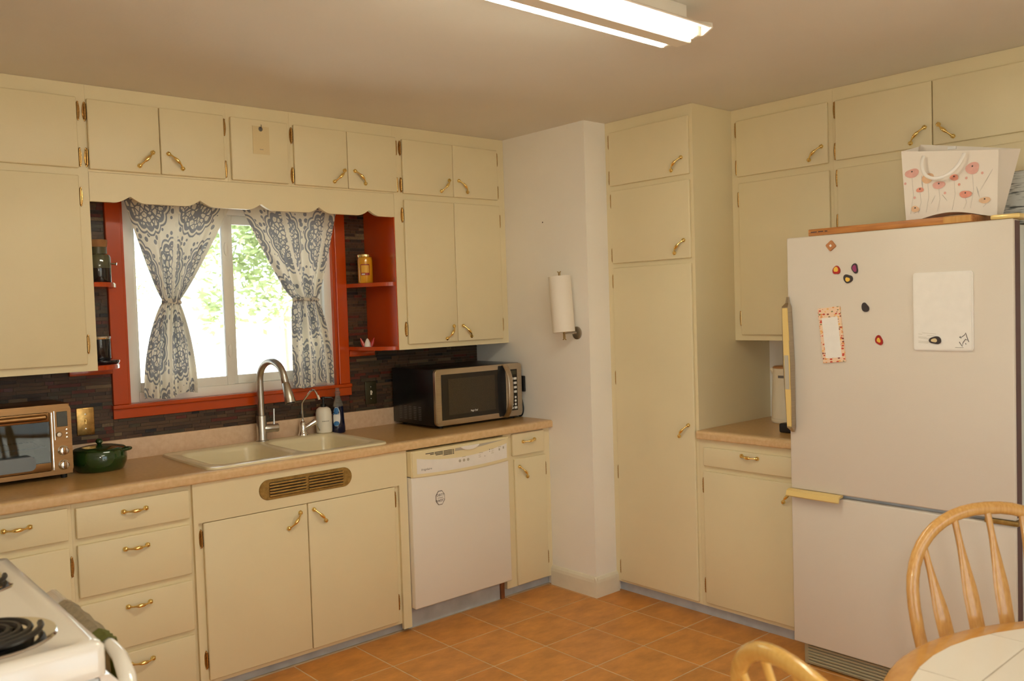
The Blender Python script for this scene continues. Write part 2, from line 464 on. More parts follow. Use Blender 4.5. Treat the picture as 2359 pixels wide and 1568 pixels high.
def thing(name, label, cat, loc=(0, 0, 0), rotz=0.0, group=None, kind=None):
    o = bpy.data.objects.new(name, None); COL.objects.link(o)
    o.empty_display_size = 0.05
    o.location = loc; o.rotation_euler = (0, 0, rotz)
    return tag(o, label, cat, group, kind)

def mesh_from(name, bm, mat, smooth=True, ang=35):
    me = bpy.data.meshes.new(name)
    bm.normal_update(); bm.to_mesh(me); bm.free()
    if mat: me.materials.append(MATS[mat])
    if smooth:
        me.shade_smooth(); me.set_sharp_from_angle(angle=R(ang))
    return me

def obj(name, bm, mat, parent=None, local=False, smooth=True, ang=35, label=None, kind=None):
    if parent is not None:
        if not local:
            bmesh.ops.translate(bm, vec=-Vector(root_of(parent).location), verts=bm.verts)
        o = bpy.data.objects.new(name, mesh_from(name, bm, mat, smooth, ang)); COL.objects.link(o)
        o.parent = parent
    else:
        xs = [v.co for v in bm.verts]
        c = Vector(((min(v.x for v in xs) + max(v.x for v in xs)) / 2, (min(v.y for v in xs) + max(v.y for v in xs)) / 2, min(v.z for v in xs)))
        bmesh.ops.translate(bm, vec=-c, verts=bm.verts)
        o = bpy.data.objects.new(name, mesh_from(name, bm, mat, smooth, ang)); COL.objects.link(o)
        o.location = c
    if label: o['label'] = label
    if kind: o['kind'] = kind
    return o

def inst(name, me, parent, M):
    """a mesh placed by a world matrix under a part of an unrotated thing"""
    o = bpy.data.objects.new(name, me); COL.objects.link(o)
    o.parent = parent
    o.matrix_local = Matrix.Translation(-Vector(root_of(parent).location)) @ M
    return o

def struct(name, bm, mat, label=None, parent=None, smooth=False):
    o = obj(name, bm, mat, parent, smooth=smooth)
    o['kind'] = 'structure'
    if label: o['label'] = label
    return o

def text(body, size, fn_axes, mat, parent, name='lettering', align='CENTER', sx=1.0, ext=0.0002):
    """flat lettering as a mesh; fn_axes = (origin, a-axis, b-axis)"""
    cu = bpy.data.curves.new(name, 'FONT'); cu.body = body; cu.size = size; cu.align_x = align; cu.align_y = 'CENTER'
    cu.extrude = ext; cu.resolution_u = 3
    tmp = bpy.data.objects.new(name + '_outline', cu)
    me = bpy.data.meshes.new_from_object(tmp)
    bpy.data.objects.remove(tmp); bpy.data.curves.remove(cu)
    me.name = name; me.materials.clear(); me.materials.append(MATS[mat])
    org, a, b = (Vector(t) for t in fn_axes)
    c = a.cross(b)
    M = Matrix(((a.x * sx, b.x, c.x, org.x), (a.y * sx, b.y, c.y, org.y), (a.z * sx, b.z, c.z, org.z), (0, 0, 0, 1)))
    me.transform(M); me.transform(Matrix.Translation(-Vector(root_of(parent).location)))
    o = bpy.data.objects.new(name, me); COL.objects.link(o); o.parent = parent
    return o

def basis(fn, a, z, o, th=0.0):
    """world matrix: local x along the face at angle th, local z outwards"""
    p0 = Vector(fn(0, 0, 0)); A = Vector(fn(1, 0, 0)) - p0; Z = Vector(fn(0, 1, 0)) - p0; O = Vector(fn(0, 0, 1)) - p0
    c, s = math.cos(th), math.sin(th)
    X = A * c + Z * s; Y = -A * s + Z * c
    p = Vector(fn(a, z, o))
    return Matrix(((X.x, Y.x, O.x, p.x), (X.y, Y.y, O.y, p.y), (X.z, Y.z, O.z, p.z), (0, 0, 0, 1)))

# ---------------------------------------------------------------- the room shell
H = 2.489
bm = B(); bx(bm, -5.2, 0.95, -5.95, 0.15, -0.10, -0.0015)
floor = struct('floor', bm, 'grout_floor', 'floor of square terracotta coloured tiles with pale grout')
TP = 0.308; TQ = 0.3135
tile_me = {}
bm = B(); bx(bm, -TP / 2 + 0.0032, TP / 2 - 0.0032, -TQ / 2 + 0.0032, TQ / 2 - 0.0032, -0.006, 0.0, 0.001, 1)
tme = mesh_from('tile', bm, 'floor_tile')
ix = 0
for i in range(-13, 3):
    for j in range(-13, 5):
        x = -0.33 + TP * (i + 0.5); y = -1.535 + TQ * (j + 0.5)
        if y > -0.45 or y < -5.4 or x > 0.75 or x < -4.2: continue
        if x > 0.2 and y > -2.0: continue
        if x < -2.9 and -2.3 < y: continue
        o = bpy.data.objects.new('tile', tme); COL.objects.link(o); o.parent = floor
        o.location = Vector((x, y, 0)) - floor.location
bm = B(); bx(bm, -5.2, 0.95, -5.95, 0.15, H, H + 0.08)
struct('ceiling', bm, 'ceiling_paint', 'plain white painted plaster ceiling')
WX0, WX1, WZ0, WZ1 = -2.02, -0.95, 1.155, 2.085
bm = B()
bx(bm, -3.62, WX0, 0, 0.15, 0, H); bx(bm, WX1, 0.95, 0, 0.15, 0, H)
bx(bm, WX0, WX1, 0, 0.15, 0, WZ0); bx(bm, WX0, WX1, 0, 0.15, WZ1, H)
struct('wall_back', bm, 'wall_paint', 'painted wall with the window over the sink')
bm = B(); bx(bm, 0.79, 0.95, -5.8, 0, 0, H)
struct('wall_right', bm, 'wall_paint', 'pale painted wall behind the refrigerator')
bm = B(); bx(bm, 0.0, 0.79, -0.94, 0.0, 0, H)
struct('wall_chase', bm, 'wall_paint', 'off white boxed out wall corner with paper towel holder')
bm = B(); bx(bm, -3.62, -3.5, -2.5, 0, 0, H); bx(bm, -5.2, -3.62, -2.5, -2.4, 0, H); bx(bm, -5.2, -5.08, -3.0, -2.5, 0, H); bx(bm, -5.2, -5.08, -5.8, -5.6, 0, H); bx(bm, -5.2, -5.08, -5.6, -3.0, 0, 0.55); bx(bm, -5.2, -5.08, -5.6, -3.0, 2.2, H)
struct('wall_left', bm, 'wall_paint', 'painted wall behind the stove')
bm = B()                                    # the wall behind the camera, with a glass door added for cool fill light
bx(bm, -5.08, -2.8, -5.95, -5.8, 0, H); bx(bm, -0.9, 0.79, -5.95, -5.8, 0, H); bx(bm, -2.8, -0.9, -5.95, -5.8, 2.1, H)
struct('wall_front', bm, 'wall_paint', 'painted wall behind the camera with an added glass door')
d1 = thing('added_door_1', 'white framed glass door added behind the camera for fill daylight', 'door', (-1.9, -5.87, 0), kind='structure')  # unseen door, added to let cool daylight fill the room
bm = B()
for x0, x1 in ((-2.8, -2.72), (-1.89, -1.81), (-0.98, -0.9)): bx(bm, x0, x1, -5.92, -5.84, 0, 2.1)
for x0, x1 in ((-2.72, -1.89), (-1.81, -0.98)): bx(bm, x0, x1, -5.92, -5.84, 2.02, 2.1); bx(bm, x0, x1, -5.92, -5.84, 0.0, 0.1)
obj('door_frame', bm, 'vinyl', d1)
for x0, x1 in ((-2.72, -1.89), (-1.81, -0.98)):
    bm = B(); bx(bm, x0, x1, -5.884, -5.878, 0.1, 2.02); obj('pane', bm, 'window_glass', d1)
w2 = thing('added_window_2', 'wide white picture window added behind the camera for fill daylight', 'window', (-5.14, -4.3, 0.6), kind='structure')  # unseen window, added so daylight brightens the surfaces facing left
bm = B()
for y0, y1 in ((-5.6, -5.53), (-4.34, -4.26), (-3.07, -3.0)): bx(bm, -5.18, -5.1, y0, y1, 0.55, 2.2)
for y0, y1 in ((-5.53, -4.34), (-4.26, -3.07)): bx(bm, -5.18, -5.1, y0, y1, 2.13, 2.2); bx(bm, -5.18, -5.1, y0, y1, 0.55, 0.62)
obj('window_frame', bm, 'vinyl', w2)
for y0, y1 in ((-5.53, -4.34), (-4.26, -3.07)):
    bm = B(); bx(bm, -5.143, -5.137, y0, y1, 0.62, 2.13); obj('pane', bm, 'window_glass', w2)

# baseboards on the chase
def base_profile(t=0.016, h=0.108):
    return [(0, 0), (t, 0), (t, h * 0.72), (t * 0.8, h * 0.86), (t * 0.35, h * 0.97), (0, h)]
bm = B(); prism(bm, base_profile(), lambda o, z, d: (0.0 - o, d, z), -0.9535, -0.612)
struct('baseboard_left', bm, 'trim_paint', 'cream baseboard along the side of the boxed wall corner')
bm = B(); prism(bm, base_profile(), lambda o, z, d: (d, -0.94 - o, z), -0.0162, 0.165)
struct('baseboard_front', bm, 'trim_paint', 'short cream baseboard on the front of the boxed wall corner')

# ---------------------------------------------------------------- window and its orange trim
bm = B(); bx(bm, -2.086, WX0, -0.025, 0, 1.16, 2.13, 0.003); bx(bm, WX0 - 0.001, WX0 + 0.012, -0.01, 0.02, 1.16, 2.085)
struct('trim_1', bm, 'orange_paint', 'orange painted casing at the left side of the window')
bm = B(); bx(bm, WX1, -0.888, -0.025, 0, 1.16, 2.13, 0.003); bx(bm, WX1 - 0.012, WX1 + 0.001, -0.01, 0.05, 1.16, 2.085)
struct('trim_2', bm, 'orange_paint', 'orange painted casing at the right side of the window')
bm = B(); bx(bm, -2.092, -0.882, -0.036, 0.02, 1.142, 1.16, 0.004)
struct('trim_3', bm, 'orange_paint', 'orange painted window stool ledge above the sink')
bm = B(); bx(bm, -2.088, -0.880, -0.022, 0, 1.098, 1.142, 0.002)
struct('trim_4', bm, 'orange_paint', 'orange painted apron board under the window stool')
bm = B(); bx(bm, -2.086, -0.888, -0.025, 0, 2.085, 2.14, 0.003)
struct('trim_5', bm, 'orange_paint', 'orange painted head casing hidden behind the valance')
win = thing('window_1', 'white vinyl sliding window with two panes over the sink', 'window', (-1.48, 0.05, 1.16), kind='structure')
bm = B()
y0, y1 = 0.015, 0.09
bx(bm, WX0 + 0.006, -1.962, y0, y1, 1.16, 2.085, 0.003); bx(bm, -1.003, WX1 - 0.006, y0, y1, 1.16, 2.085, 0.003)
bx(bm, -1.962, -1.003, y0, y1, 1.16, 1.205, 0.003); bx(bm, -1.962, -1.003, y0, y1, 2.03, 2.085, 0.003)
obj('window_frame', bm, 'vinyl', win)
s1 = None
def sash(x0, x1, z0, z1, ya, yb, w0, w1, wz):
    bm = B()
    bx(bm, x0, x0 + w0, ya, yb, z0, z1, 0.003); bx(bm, x1 - w1, x1, ya, yb, z0, z1, 0.003)
    bx(bm, x0 + w0, x1 - w1, ya, yb, z0, z0 + wz, 0.003); bx(bm, x0 + w0, x1 - w1, ya, yb, z1 - wz, z1, 0.003)
    s = obj('sash', bm, 'vinyl', win)
    bm = B(); bx(bm, x0 + w0, x1 - w1, (ya + yb) / 2 - 0.002, (ya + yb) / 2 + 0.002, z0 + wz, z1 - wz)
    obj('pane', bm, 'window_glass', s)
    return s
s1 = sash(-1.962, -1.506, 1.205, 2.03, 0.022, 0.048, 0.012, 0.036, 0.042)
s2 = sash(-1.52, -1.003, 1.205, 2.03, 0.052, 0.08, 0.044, 0.012, 0.042)
for z in (1.865, 1.37):
    bm = B(); lathe(bm, [(0.0, 0.0), (0.017, 0.0), (0.016, 0.006), (0.008, 0.011), (0, 0.012)], (-1.524, 0.022, z), 16, '-y', 0.65, 1.9)
    obj('latch', bm, 'vinyl', s1)

# ---------------------------------------------------------------- outdoors
bm = B(); bx(bm, -40, 40, 0.6, 60, -0.5, -0.4)
struct('ground', bm, 'concrete', 'sunlit pale concrete yard outside the window')
bm = B(); bx(bm, -40, 40, -40, -6.2, -0.5, -0.12); bx(bm, -40, -5.4, -6.2, 0.6, -0.5, -0.12)
struct('ground_front', bm, 'patio', 'patio outside the added glass door behind the camera')
random.seed(4)
def tree(x, y, z0, rx, rz, n, label):
    t = thing('tree', label, 'tree', (x, y, -0.4), group='trees outside the window')
    bm = B(); tube(bm, [(0, 0, 0), (0.05, 0, z0 * 0.6), (-0.05, 0.05, z0 + rz)], [0.16, 0.12, 0.05], 8)
    obj('trunk', bm, 'bark', t, local=True)
    bm = B()
    cl = [(random.gauss(0, 0.45) * rx, random.gauss(0, 0.45) * rx, z0 + 0.4 + rz * (0.9 + random.gauss(0, 0.45))) for _ in range(26)]
    for k in range(n):
        cx, cy, cz = random.choice(cl)
        p = Vector((cx + random.gauss(0, 0.3) * rx * 0.5, cy + random.gauss(0, 0.3) * rx * 0.5, cz + random.gauss(0, 0.3) * rz * 0.5))
        s = random.uniform(0.07, 0.15)
        d1_ = Vector((random.gauss(0, 1), random.gauss(0, 1), random.gauss(0, 0.6))).normalized()
        d2_ = d1_.orthogonal().normalized()
        a = [bm.verts.new(p + d1_ * s), bm.verts.new(p + d2_ * s * 0.45), bm.verts.new(p - d1_ * s), bm.verts.new(p - d2_ * s * 0.45)]
        bm.faces.new(a)
    o = obj('foliage', bm, 'leaf', t, local=True, smooth=False); o['kind'] = 'stuff'
tree(-0.6, 12.5, 1.2, 1.7, 2.2, 4200, 'leafy green tree outside the left window pane')
tree(5.6, 13.5, 1.0, 1.9, 2.3, 4600, 'wide leafy tree outside in the middle of the window')
tree(13.2, 18.0, 0.9, 2.3, 2.6, 4600, 'large leafy tree seen through the right pane')
tree(4.6, 27.0, 1.5, 3.2, 3.4, 5000, 'farthest tall tree at the back of the yard')

# ---------------------------------------------------------------- hardware shared by all cabinets
def pull_mesh():
    bm = B()
    pts, rad = [], []
    N = 24
    for i in range(N + 1):
        s = -1 + 2 * i / N
        x = 0.040 * s
        z = 0.004 + 0.021 * (1 - abs(s) ** 2.6)
        e = abs(s)
        r = 0.0076 * max(0, 1 - (e / 0.5) ** 2) ** 0.5 if e < 0.5 else 0
        r = max(r, 0.0034)
        if e > 0.78: r = 0.0034 + 0.0046 * ((e - 0.78) / 0.22)
        pts.append((x, 0, z)); rad.append(r)
    tube(bm, pts, rad, 10)
    for s in (-1, 1):
        lathe(bm, [(0.0095, 0), (0.0095, 0.004), (0.0078, 0.010), (0.004, 0.0128), (0, 0.0133)], (0.0405 * s, 0, 0), 12)
        for dy in (-0.0035, 0.0035):
            lathe(bm, [(0.0042, 0), (0.004, 0.006), (0, 0.009)], (0.046 * s, dy, 0), 8)
    return mesh_from('pull', bm, 'brass', ang=50)
PULL = pull_mesh()
def hinge_mesh(mat):
    bm = B()
    n = 20
    top, bot = [], []
    for k in range(n):
        a = 2 * math.pi * k / n
        x = 0.0085 * math.copysign(abs(math.cos(a)) ** 1.25, math.cos(a)); y = 0.040 * math.sin(a)
        bot.append(bm.verts.new((x, y, 0))); top.append(bm.verts.new((x * 0.75, y * 0.94, 0.0028)))
    for k in range(n): bm.faces.new((bot[k], bot[(k + 1) % n], top[(k + 1) % n], top[k]))
    bm.faces.new(top)
    tube(bm, [(0.002, -0.031, 0.005), (0.002, 0.031, 0.005)], 0.0050, 8)
    for s in (-1, 1):
        lathe(bm, [(0.0034, 0), (0.0034, 0.0012), (0, 0.002)], (-0.001, 0.034 * s, 0.0025), 8)
        tube(bm, [(0.002, 0.031 * s, 0.0045), (0.002, 0.037 * s, 0.0045)], [0.003, 0.0012], 8)
    for y in (-0.018, -0.006, 0.006, 0.018):
        tube(bm, [(0.002, y - 0.001, 0.005), (0.002, y + 0.001, 0.005)], 0.0061, 8)
    return mesh_from('hinge', bm, mat, ang=50)
pm('aged_brass', (0.62, 0.37, 0.13), 0.24, 1.0, var=0.4, vscale=120)
HINGE = hinge_mesh('aged_brass')

def pull(parent, fn, a, z, o, deg): inst('pull', PULL, parent, basis(fn, a, z, o, R(deg)))
def hinge(parent, fn, a, z, o, flip): inst('hinge', HINGE, parent, basis(fn, a, z, o, math.pi if flip else 0.0))

def door(t, fn, a0, a1, z0, z1, o=0.0, pl=None, hg=None, name='door', th=0.016, mat='cream_paint'):
    bm = B(); fbox(bm, fn, a0, a1, z0, z1, o, o + th, 0.0045, 3)
    d = obj(name, bm, mat, t)
    if pl: pull(d, fn, pl[0], pl[1], o + th - 0.0005, pl[2])
    if hg:
        side, zs = hg
        for z in zs:
            if side == 'l': hinge(d, fn, a0 - 0.0075, z, o + 0.0005, False)
            else: hinge(d, fn, a1 + 0.0075, z, o + 0.0005, True)
    return d

def cabinet(name, label, fn, a0, a1, z0, z1, depth, group, base=None, hollow=False, toe=None):
    p = fn((a0 + a1) / 2, z0 if base is None else base, -depth / 2)
    t = thing(name, label, 'cabinet', p, group=group)
    bm = B()
    if hollow:
        fbox(bm, fn, a0 + 0.0005, a0 + 0.016, z0, z1, -depth, -0.019); fbox(bm, fn, a1 - 0.016, a1 - 0.0005, z0, z1, -depth, -0.019); fbox(bm, fn, a0 + 0.016, a1 - 0.016, z0, z0 + 0.016, -depth, -0.019)
    else: fbox(bm, fn, a0 + 0.0005, a1 - 0.0005, z0, z1, -depth, -0.019)
    obj('body', bm, 'cream_paint', t, smooth=False)
    bm = B(); fbox(bm, fn, a0 + 0.0002, a1 - 0.0002, z0, z1, -0.019, 0.0)
    obj('face_frame', bm, 'cream_paint', t, smooth=False)
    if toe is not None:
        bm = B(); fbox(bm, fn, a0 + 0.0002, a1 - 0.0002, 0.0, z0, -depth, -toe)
        obj('toe_kick', bm, 'toe_shade_grey', t, smooth=False)
    return t

GU = 'cream wall cabinets around the kitchen'
GB = 'cream base cabinets under the counters'
F = FS(-0.301)
DU = 0.298
t = cabinet('wall_cabinet', 'cream upper cabinet at far left with one small and one tall door', F, -2.80, -2.222, 1.335, H - 0.001, DU, GU)
door(t, F, -2.74, -2.258, 2.150, 2.432, hg=('r', (2.38, 2.195)), pl=(-2.68, 2.2, -45))
door(t, F, -2.74, -2.262, 1.363, 2.121, hg=('r', (2.037, 1.444)), pl=(-2.68, 1.44, -45))
t = cabinet('bridge_cabinet', 'two-door cream cabinet over the left end of the scalloped valance', F, -2.222, -1.637, 2.1405, H - 0.001, DU, GU)
door(t, F, -2.219, -1.9365, 2.149, 2.430, hg=('l', (2.379, 2.196)), pl=(-1.996, 2.2065, 47))
door(t, F, -1.9335, -1.653, 2.149, 2.430, hg=('r', (2.381, 2.195)), pl=(-1.8735, 2.208, -45))
t = cabinet('bridge_cabinet', 'narrow cream cabinet panel with a small tan note, over the window', F, -1.637, -1.3295, 2.1405, H - 0.001, DU, GU)
door(t, F, -1.6215, -1.345, 2.149, 2.430)
t = cabinet('bridge_cabinet', 'two-door cream cabinet over the right end of the scalloped valance', F, -1.3295, -0.755, 2.1405, H - 0.001, DU, GU)
door(t, F, -1.314, -1.0295, 2.148, 2.428, hg=('l', (2.378, 2.192)), pl=(-1.0775, 2.205, 45))
door(t, F, -1.0265, -0.7405, 2.148, 2.428, hg=('r', (2.377, 2.188)), pl=(-0.961, 2.207, -45))
t = cabinet('wall_cabinet', 'four-door cream upper cabinet with orange side over the microwave', F, -0.755, -0.001, 1.335, H - 0.001, DU, GU)
door(t, F, -0.703, -0.3775, 2.145, 2.424, hg=('l', (2.378, 2.189)), pl=(-0.433, 2.201, 48))
door(t, F, -0.3745, -0.060, 2.145, 2.424, hg=('r', (2.374, 2.189)), pl=(-0.3115, 2.205, -45))
door(t, F, -0.7015, -0.379, 1.362, 2.113, hg=('l', (2.034, 1.441)), pl=(-0.431, 1.4135, 53))
door(t, F, -0.376, -0.052, 1.362, 2.113, hg=('r', (2.027, 1.442)), pl=(-0.3155, 1.4155, -47))
bm = B(); bx(bm, -0.7592, -0.7545, -0.298, -0.0006, 1.335, 2.142)
obj('side_panel', bm, 'orange_paint', t, label='orange painted cabinet side')

# scalloped valance
cusps = (-2.063, -1.768, -1.484, -1.188, -0.907)
poly = [(-0.756, 2.1395), (-2.221, 2.1395)]
N = 200
for i in range(N + 1):
    x = -2.221 + (1.465) * i / N
    z = 2.0215
    for c in cusps:
        e = abs(x - c)
        if e < 0.062: z = max(z, 2.0215 + 0.028 * (1 - e / 0.062) ** 1.7)
    poly.append((x, z))
bm = B(); prism(bm, poly, FS(-0.301), -0.02, 0.0)
o = obj('valance', bm, 'cream_paint'); tag(o, 'cream scalloped wooden valance board above the curtains', 'valance')

# corner shelves in the two niches beside the window
def corner_shelf(cx, sgn, a, z0, z1, label):
    poly = [(0, 0)] + [(a * math.cos(R(90 * k / 16)), -0.294 * math.sin(R(90 * k / 16))) for k in range(17)]
    poly = [(cx + sgn * p, q - 0.009) for p, q in poly]
    bm = B(); prism(bm, poly, lambda u, v, d: (u, v, d), z0, z1, 0.003)
    o = obj('corner_shelf', bm, 'orange_paint'); tag(o, label, 'shelf', 'orange corner shelves beside the window')
corner_shelf(-0.7595, -1, 0.130, 1.668, 1.688, 'orange quarter round shelf under the yellow candle')
corner_shelf(-0.7595, -1, 0.130, 1.336, 1.355, 'lowest orange quarter round shelf right of the window')
corner_shelf(-2.2218, 1, 0.150, 1.676, 1.695, 'orange shelf left of the window under the cork lidded jar')
corner_shelf(-2.2218, 1, 0.150, 1.335, 1.354, 'lowest orange shelf left of the window under the black jar')
bm = B(); bx(bm, -0.888, -0.735, -0.035, -0.009, 1.302, 1.3345, 0.002)
o = obj('shelf_cleat', bm, 'orange_paint'); tag(o, 'small orange cleat board under the lower right shelf', 'cleat')
bm = B(); bx(bm, -2.262, -2.087, -0.035, -0.009, 1.302, 1.3345, 0.002)
o = obj('shelf_cleat', bm, 'orange_paint'); tag(o, 'small orange cleat board under the lower left shelf', 'cleat')

# ---------------------------------------------------------------- mosaic backsplash
bs = thing('tile_backsplash', 'dark brown strip mosaic tile backsplash behind sink and counters', 'backsplash', (-1.4, -0.004, 1.006))
bm = B()
REG = [(-3.0, -2.0863, 1.006, 1.334), (-2.2215, -2.0863, 1.334, 2.14), (-2.0863, -0.8877, 1.006, 1.097), (-0.8877, -0.002, 1.006, 1.334), (-0.8877, -0.7595, 1.334, 2.14)]
for x0, x1, z0, z1 in REG: bx(bm, x0, x1, -0.0045, -0.0005, z0, z1)
obj('grout_bed', bm, 'grout_dark', bs, smooth=False)
random.seed(11)
RH = 0.0156
pieces = []
for ri, (x0, x1, z0, z1) in enumerate(REG):
    z = z0
    while z + RH * 0.8 < z1:
        h = min(RH, z1 - z)
        x = x0 + random.choice((0, -0.03, -0.06, -0.02))
        while x < x1:
            w = random.choice((0.034, 0.05, 0.07, 0.07, 0.095, 0.13))
            a, b = max(x, x0), min(x + w, x1)
            if b - a > 0.006:
                mx, mz = (a + b) / 2, z + h / 2
                hid = (ri == 3 and mx > -0.66 and mz < 1.225) or (ri == 0 and mx < -2.34 and mz < 1.2) or (ri == 0 and mx < -2.6) or (ri == 1)
                pr = {0: 1, 2: 0, 3: 1, 4: 2, 1: 3}[ri] + (5 if hid else 0)
                pieces.append((pr, -(b - a), a, b, z, z + h))
            x += w
        z += RH
pieces.sort()
bm = B(); bx(bm, -0.5, 0.5, -0.008, -0.003, -0.5, 0.5)
MOS = mesh_from('tile', bm, 'mosaic', smooth=False)
bmr = B()
for k, (pr, w, a, b, z0, z1) in enumerate(pieces):
    a += 0.0009; b -= 0.0009; z0 += 0.0009; z1 -= 0.0009
    if k < 296:
        o = bpy.data.objects.new('tile', MOS); COL.objects.link(o); o.parent = bs
        o.location = Vector(((a + b) / 2, random.uniform(-0.0012, 0.0008), (z0 + z1) / 2)) - Vector(bs.location)
        o.scale = (b - a, 1, z1 - z0)
    else:
        d = random.uniform(-0.0012, 0.0008); bx(bmr, a, b, -0.008 + d, -0.003 + d, z0, z1)
o = obj('tile_field', bmr, 'mosaic', bs, smooth=False); o['kind'] = 'stuff'

# ---------------------------------------------------------------- base cabinets on the window wall
F = FS(-0.612)
DB = 0.607
t = cabinet('base_cabinet', 'cream base cabinet at far left below the toaster oven', F, -2.80, -2.427, 0.05, 0.873, DB, GB, 0, toe=0.035)
door(t, F, -2.777, -2.441, 0.740, 0.858, pl=(-2.609, 0.815, 0), name='drawer')
door(t, F, -2.777, -2.441, 0.062, 0.712, hg=('r', (0.638, 0.14)), pl=(-2.72, 0.65, -45))
t = cabinet('drawer_cabinet', 'cream base cabinet with a stack of four drawers', F, -2.427, -1.985, 0.05, 0.873, DB, GB, 0, toe=0.035)
for z0, z1, zp in ((0.739, 0.853, 0.812), (0.517, 0.714, 0.669), (0.290, 0.490, 0.447), (0.066, 0.270, 0.225)):
    door(t, F, -2.415, -1.998, z0, z1, pl=(-2.208, zp, 0), name='drawer')
t = cabinet('sink_cabinet', 'cream two-door sink base cabinet with a brass vent grille', F, -1.985, -0.958, 0.045, 0.873, DB, GB, 0, hollow=True, toe=0.035)
bm = B()
fbox(bm, F, -1.985, -0.958, 0.712, 0.873, 0, 0.016); fbox(bm, F, -1.985, -1.967, 0.02, 0.712, 0, 0.016); fbox(bm, F, -1.004, -0.958, 0.02, 0.712, 0, 0.016)
obj('outer_frame', bm, 'cream_paint', t, smooth=False)
door(t, F, -1.946, -1.4845, 0.064, 0.7085, hg=('l', (0.645, 0.148)), pl=(-1.548, 0.647, 46), th=0.0155)
door(t, F, -1.4805, -1.028, 0.062, 0.7085, hg=('r', (0.646, 0.152)), pl=(-1.4255, 0.6485, -46), th=0.0155)
# louvred vent
FV = FS(-0.628)
def stadium(ca, cz, hw, hh, n=14):
    return [(ca + (hw - hh) + hh * math.cos(R(-90 + 180 * k / n)), cz + hh * math.sin(R(-90 + 180 * k / n))) for k in range(n + 1)] + \
           [(ca - (hw - hh) + hh * math.cos(R(90 + 180 * k / n)), cz + hh * math.sin(R(90 + 180 * k / n))) for k in range(n + 1)]
bm = B(); prism(bm, stadium(-1.482, 0.799, 0.223, 0.0435), FV, 0.0, 0.004, 0.0015)
vp = obj('vent_grille', bm, 'dull_brass', t, label='dull brass louvred vent')
for s in (-1, 1):
    bm = B(); fbox(bm, FV, -1.482 + s * 0.008, -1.482 + s * 0.176, 0.766, 0.829, 0.0035, 0.0046)
    obj('slot_field', bm, 'slot_dark', vp, smooth=False)
    for k in range(5):
        z = 0.769 + k * 0.0125
        bm = B(); tube(bm, [FV(-1.482 + s * 0.006, z + 0.003, 0.006), FV(-1.482 + s * 0.178, z + 0.003, 0.006)], 0.0048, 8)
        obj('slat', bm, 'dull_brass', vp)
t = cabinet('base_cabinet', 'narrow cream base cabinet between dishwasher and wall', F, -0.336, -0.0005, 0.05, 0.873, DB, GB, 0, toe=0.035)
door(t, F, -0.281, -0.052, 0.750, 0.867, pl=(-0.168, 0.822, 3), name='drawer')
door(t, F, -0.269, -0.045, 0.056, 0.732, hg=('r', (0.652, 0.161)), pl=(-0.2125, 0.66, -48))

# ---------------------------------------------------------------- right wall cabinets
F = FW(0.160)
t = cabinet('pantry_cabinet', 'tall cream pantry cabinet with three stacked doors', F, 0.9405, 1.503, 0.055, H - 0.001, 0.629, GB, 0, toe=0.03)
door(t, F, 0.976, 1.486, 2.154, 2.432, hg=('l', (2.385, 2.199)), pl=(1.4155, 2.209, 42))
door(t, F, 0.982, 1.486, 1.750, 2.127, hg=('l', (2.077, 1.794)), pl=(1.4215, 1.8075, 46))
door(t, F, 0.984, 1.487, 0.068, 1.726, hg=('l', (1.657, 1.148, 0.647, 0.138)), pl=(1.424, 0.906, 46))
t = cabinet('base_cabinet', 'cream base cabinet with drawer between pantry and refrigerator', F, 1.503, 2.105, 0.055, 0.873, 0.629, GB, 0, toe=0.03)
door(t, F, 1.534, 2.045, 0.745, 0.836, pl=(1.794, 0.815, -3), name='drawer')
door(t, F, 1.532, 2.045, 0.075, 0.720, hg=('l', (0.648, 0.158)), pl=(1.993, 0.663, 46))
F = FW(0.480)
t = cabinet('wall_cabinet', 'cream upper cabinet with tall door over the kettle counter', F, 1.503, 2.048, 1.335, H - 0.001, 0.309, GU)
door(t, F, 1.539, 2.028, 2.152, 2.429, hg=('l', (2.386, 2.2)), pl=(1.968, 2.2055, 40))
door(t, F, 1.548, 2.034, 1.363, 2.119, hg=('l', (2.04, 1.446)), pl=(1.97, 1.42, 45))
t = cabinet('wall_cabinet', 'four-door cream cabinet above the refrigerator', F, 2.048, 2.985, 1.825, H - 0.001, 0.309, GU)
door(t, F, 2.066, 2.4945, 2.158, 2.427, hg=('l', (2.388, 2.201)), pl=(2.4365, 2.209, 44))
door(t, F, 2.4985, 2.925, 2.158, 2.427, hg=('r', (2.388, 2.201)), pl=(2.5515, 2.211, -45))
door(t, F, 2.073, 2.4945, 1.85, 2.121, hg=('l', (2.079, 1.878)), pl=(2.4365, 1.91, 44))
door(t, F, 2.4985, 2.925, 1.85, 2.121, hg=('r', (2.079, 1.878)), pl=(2.5515, 1.91, -45))

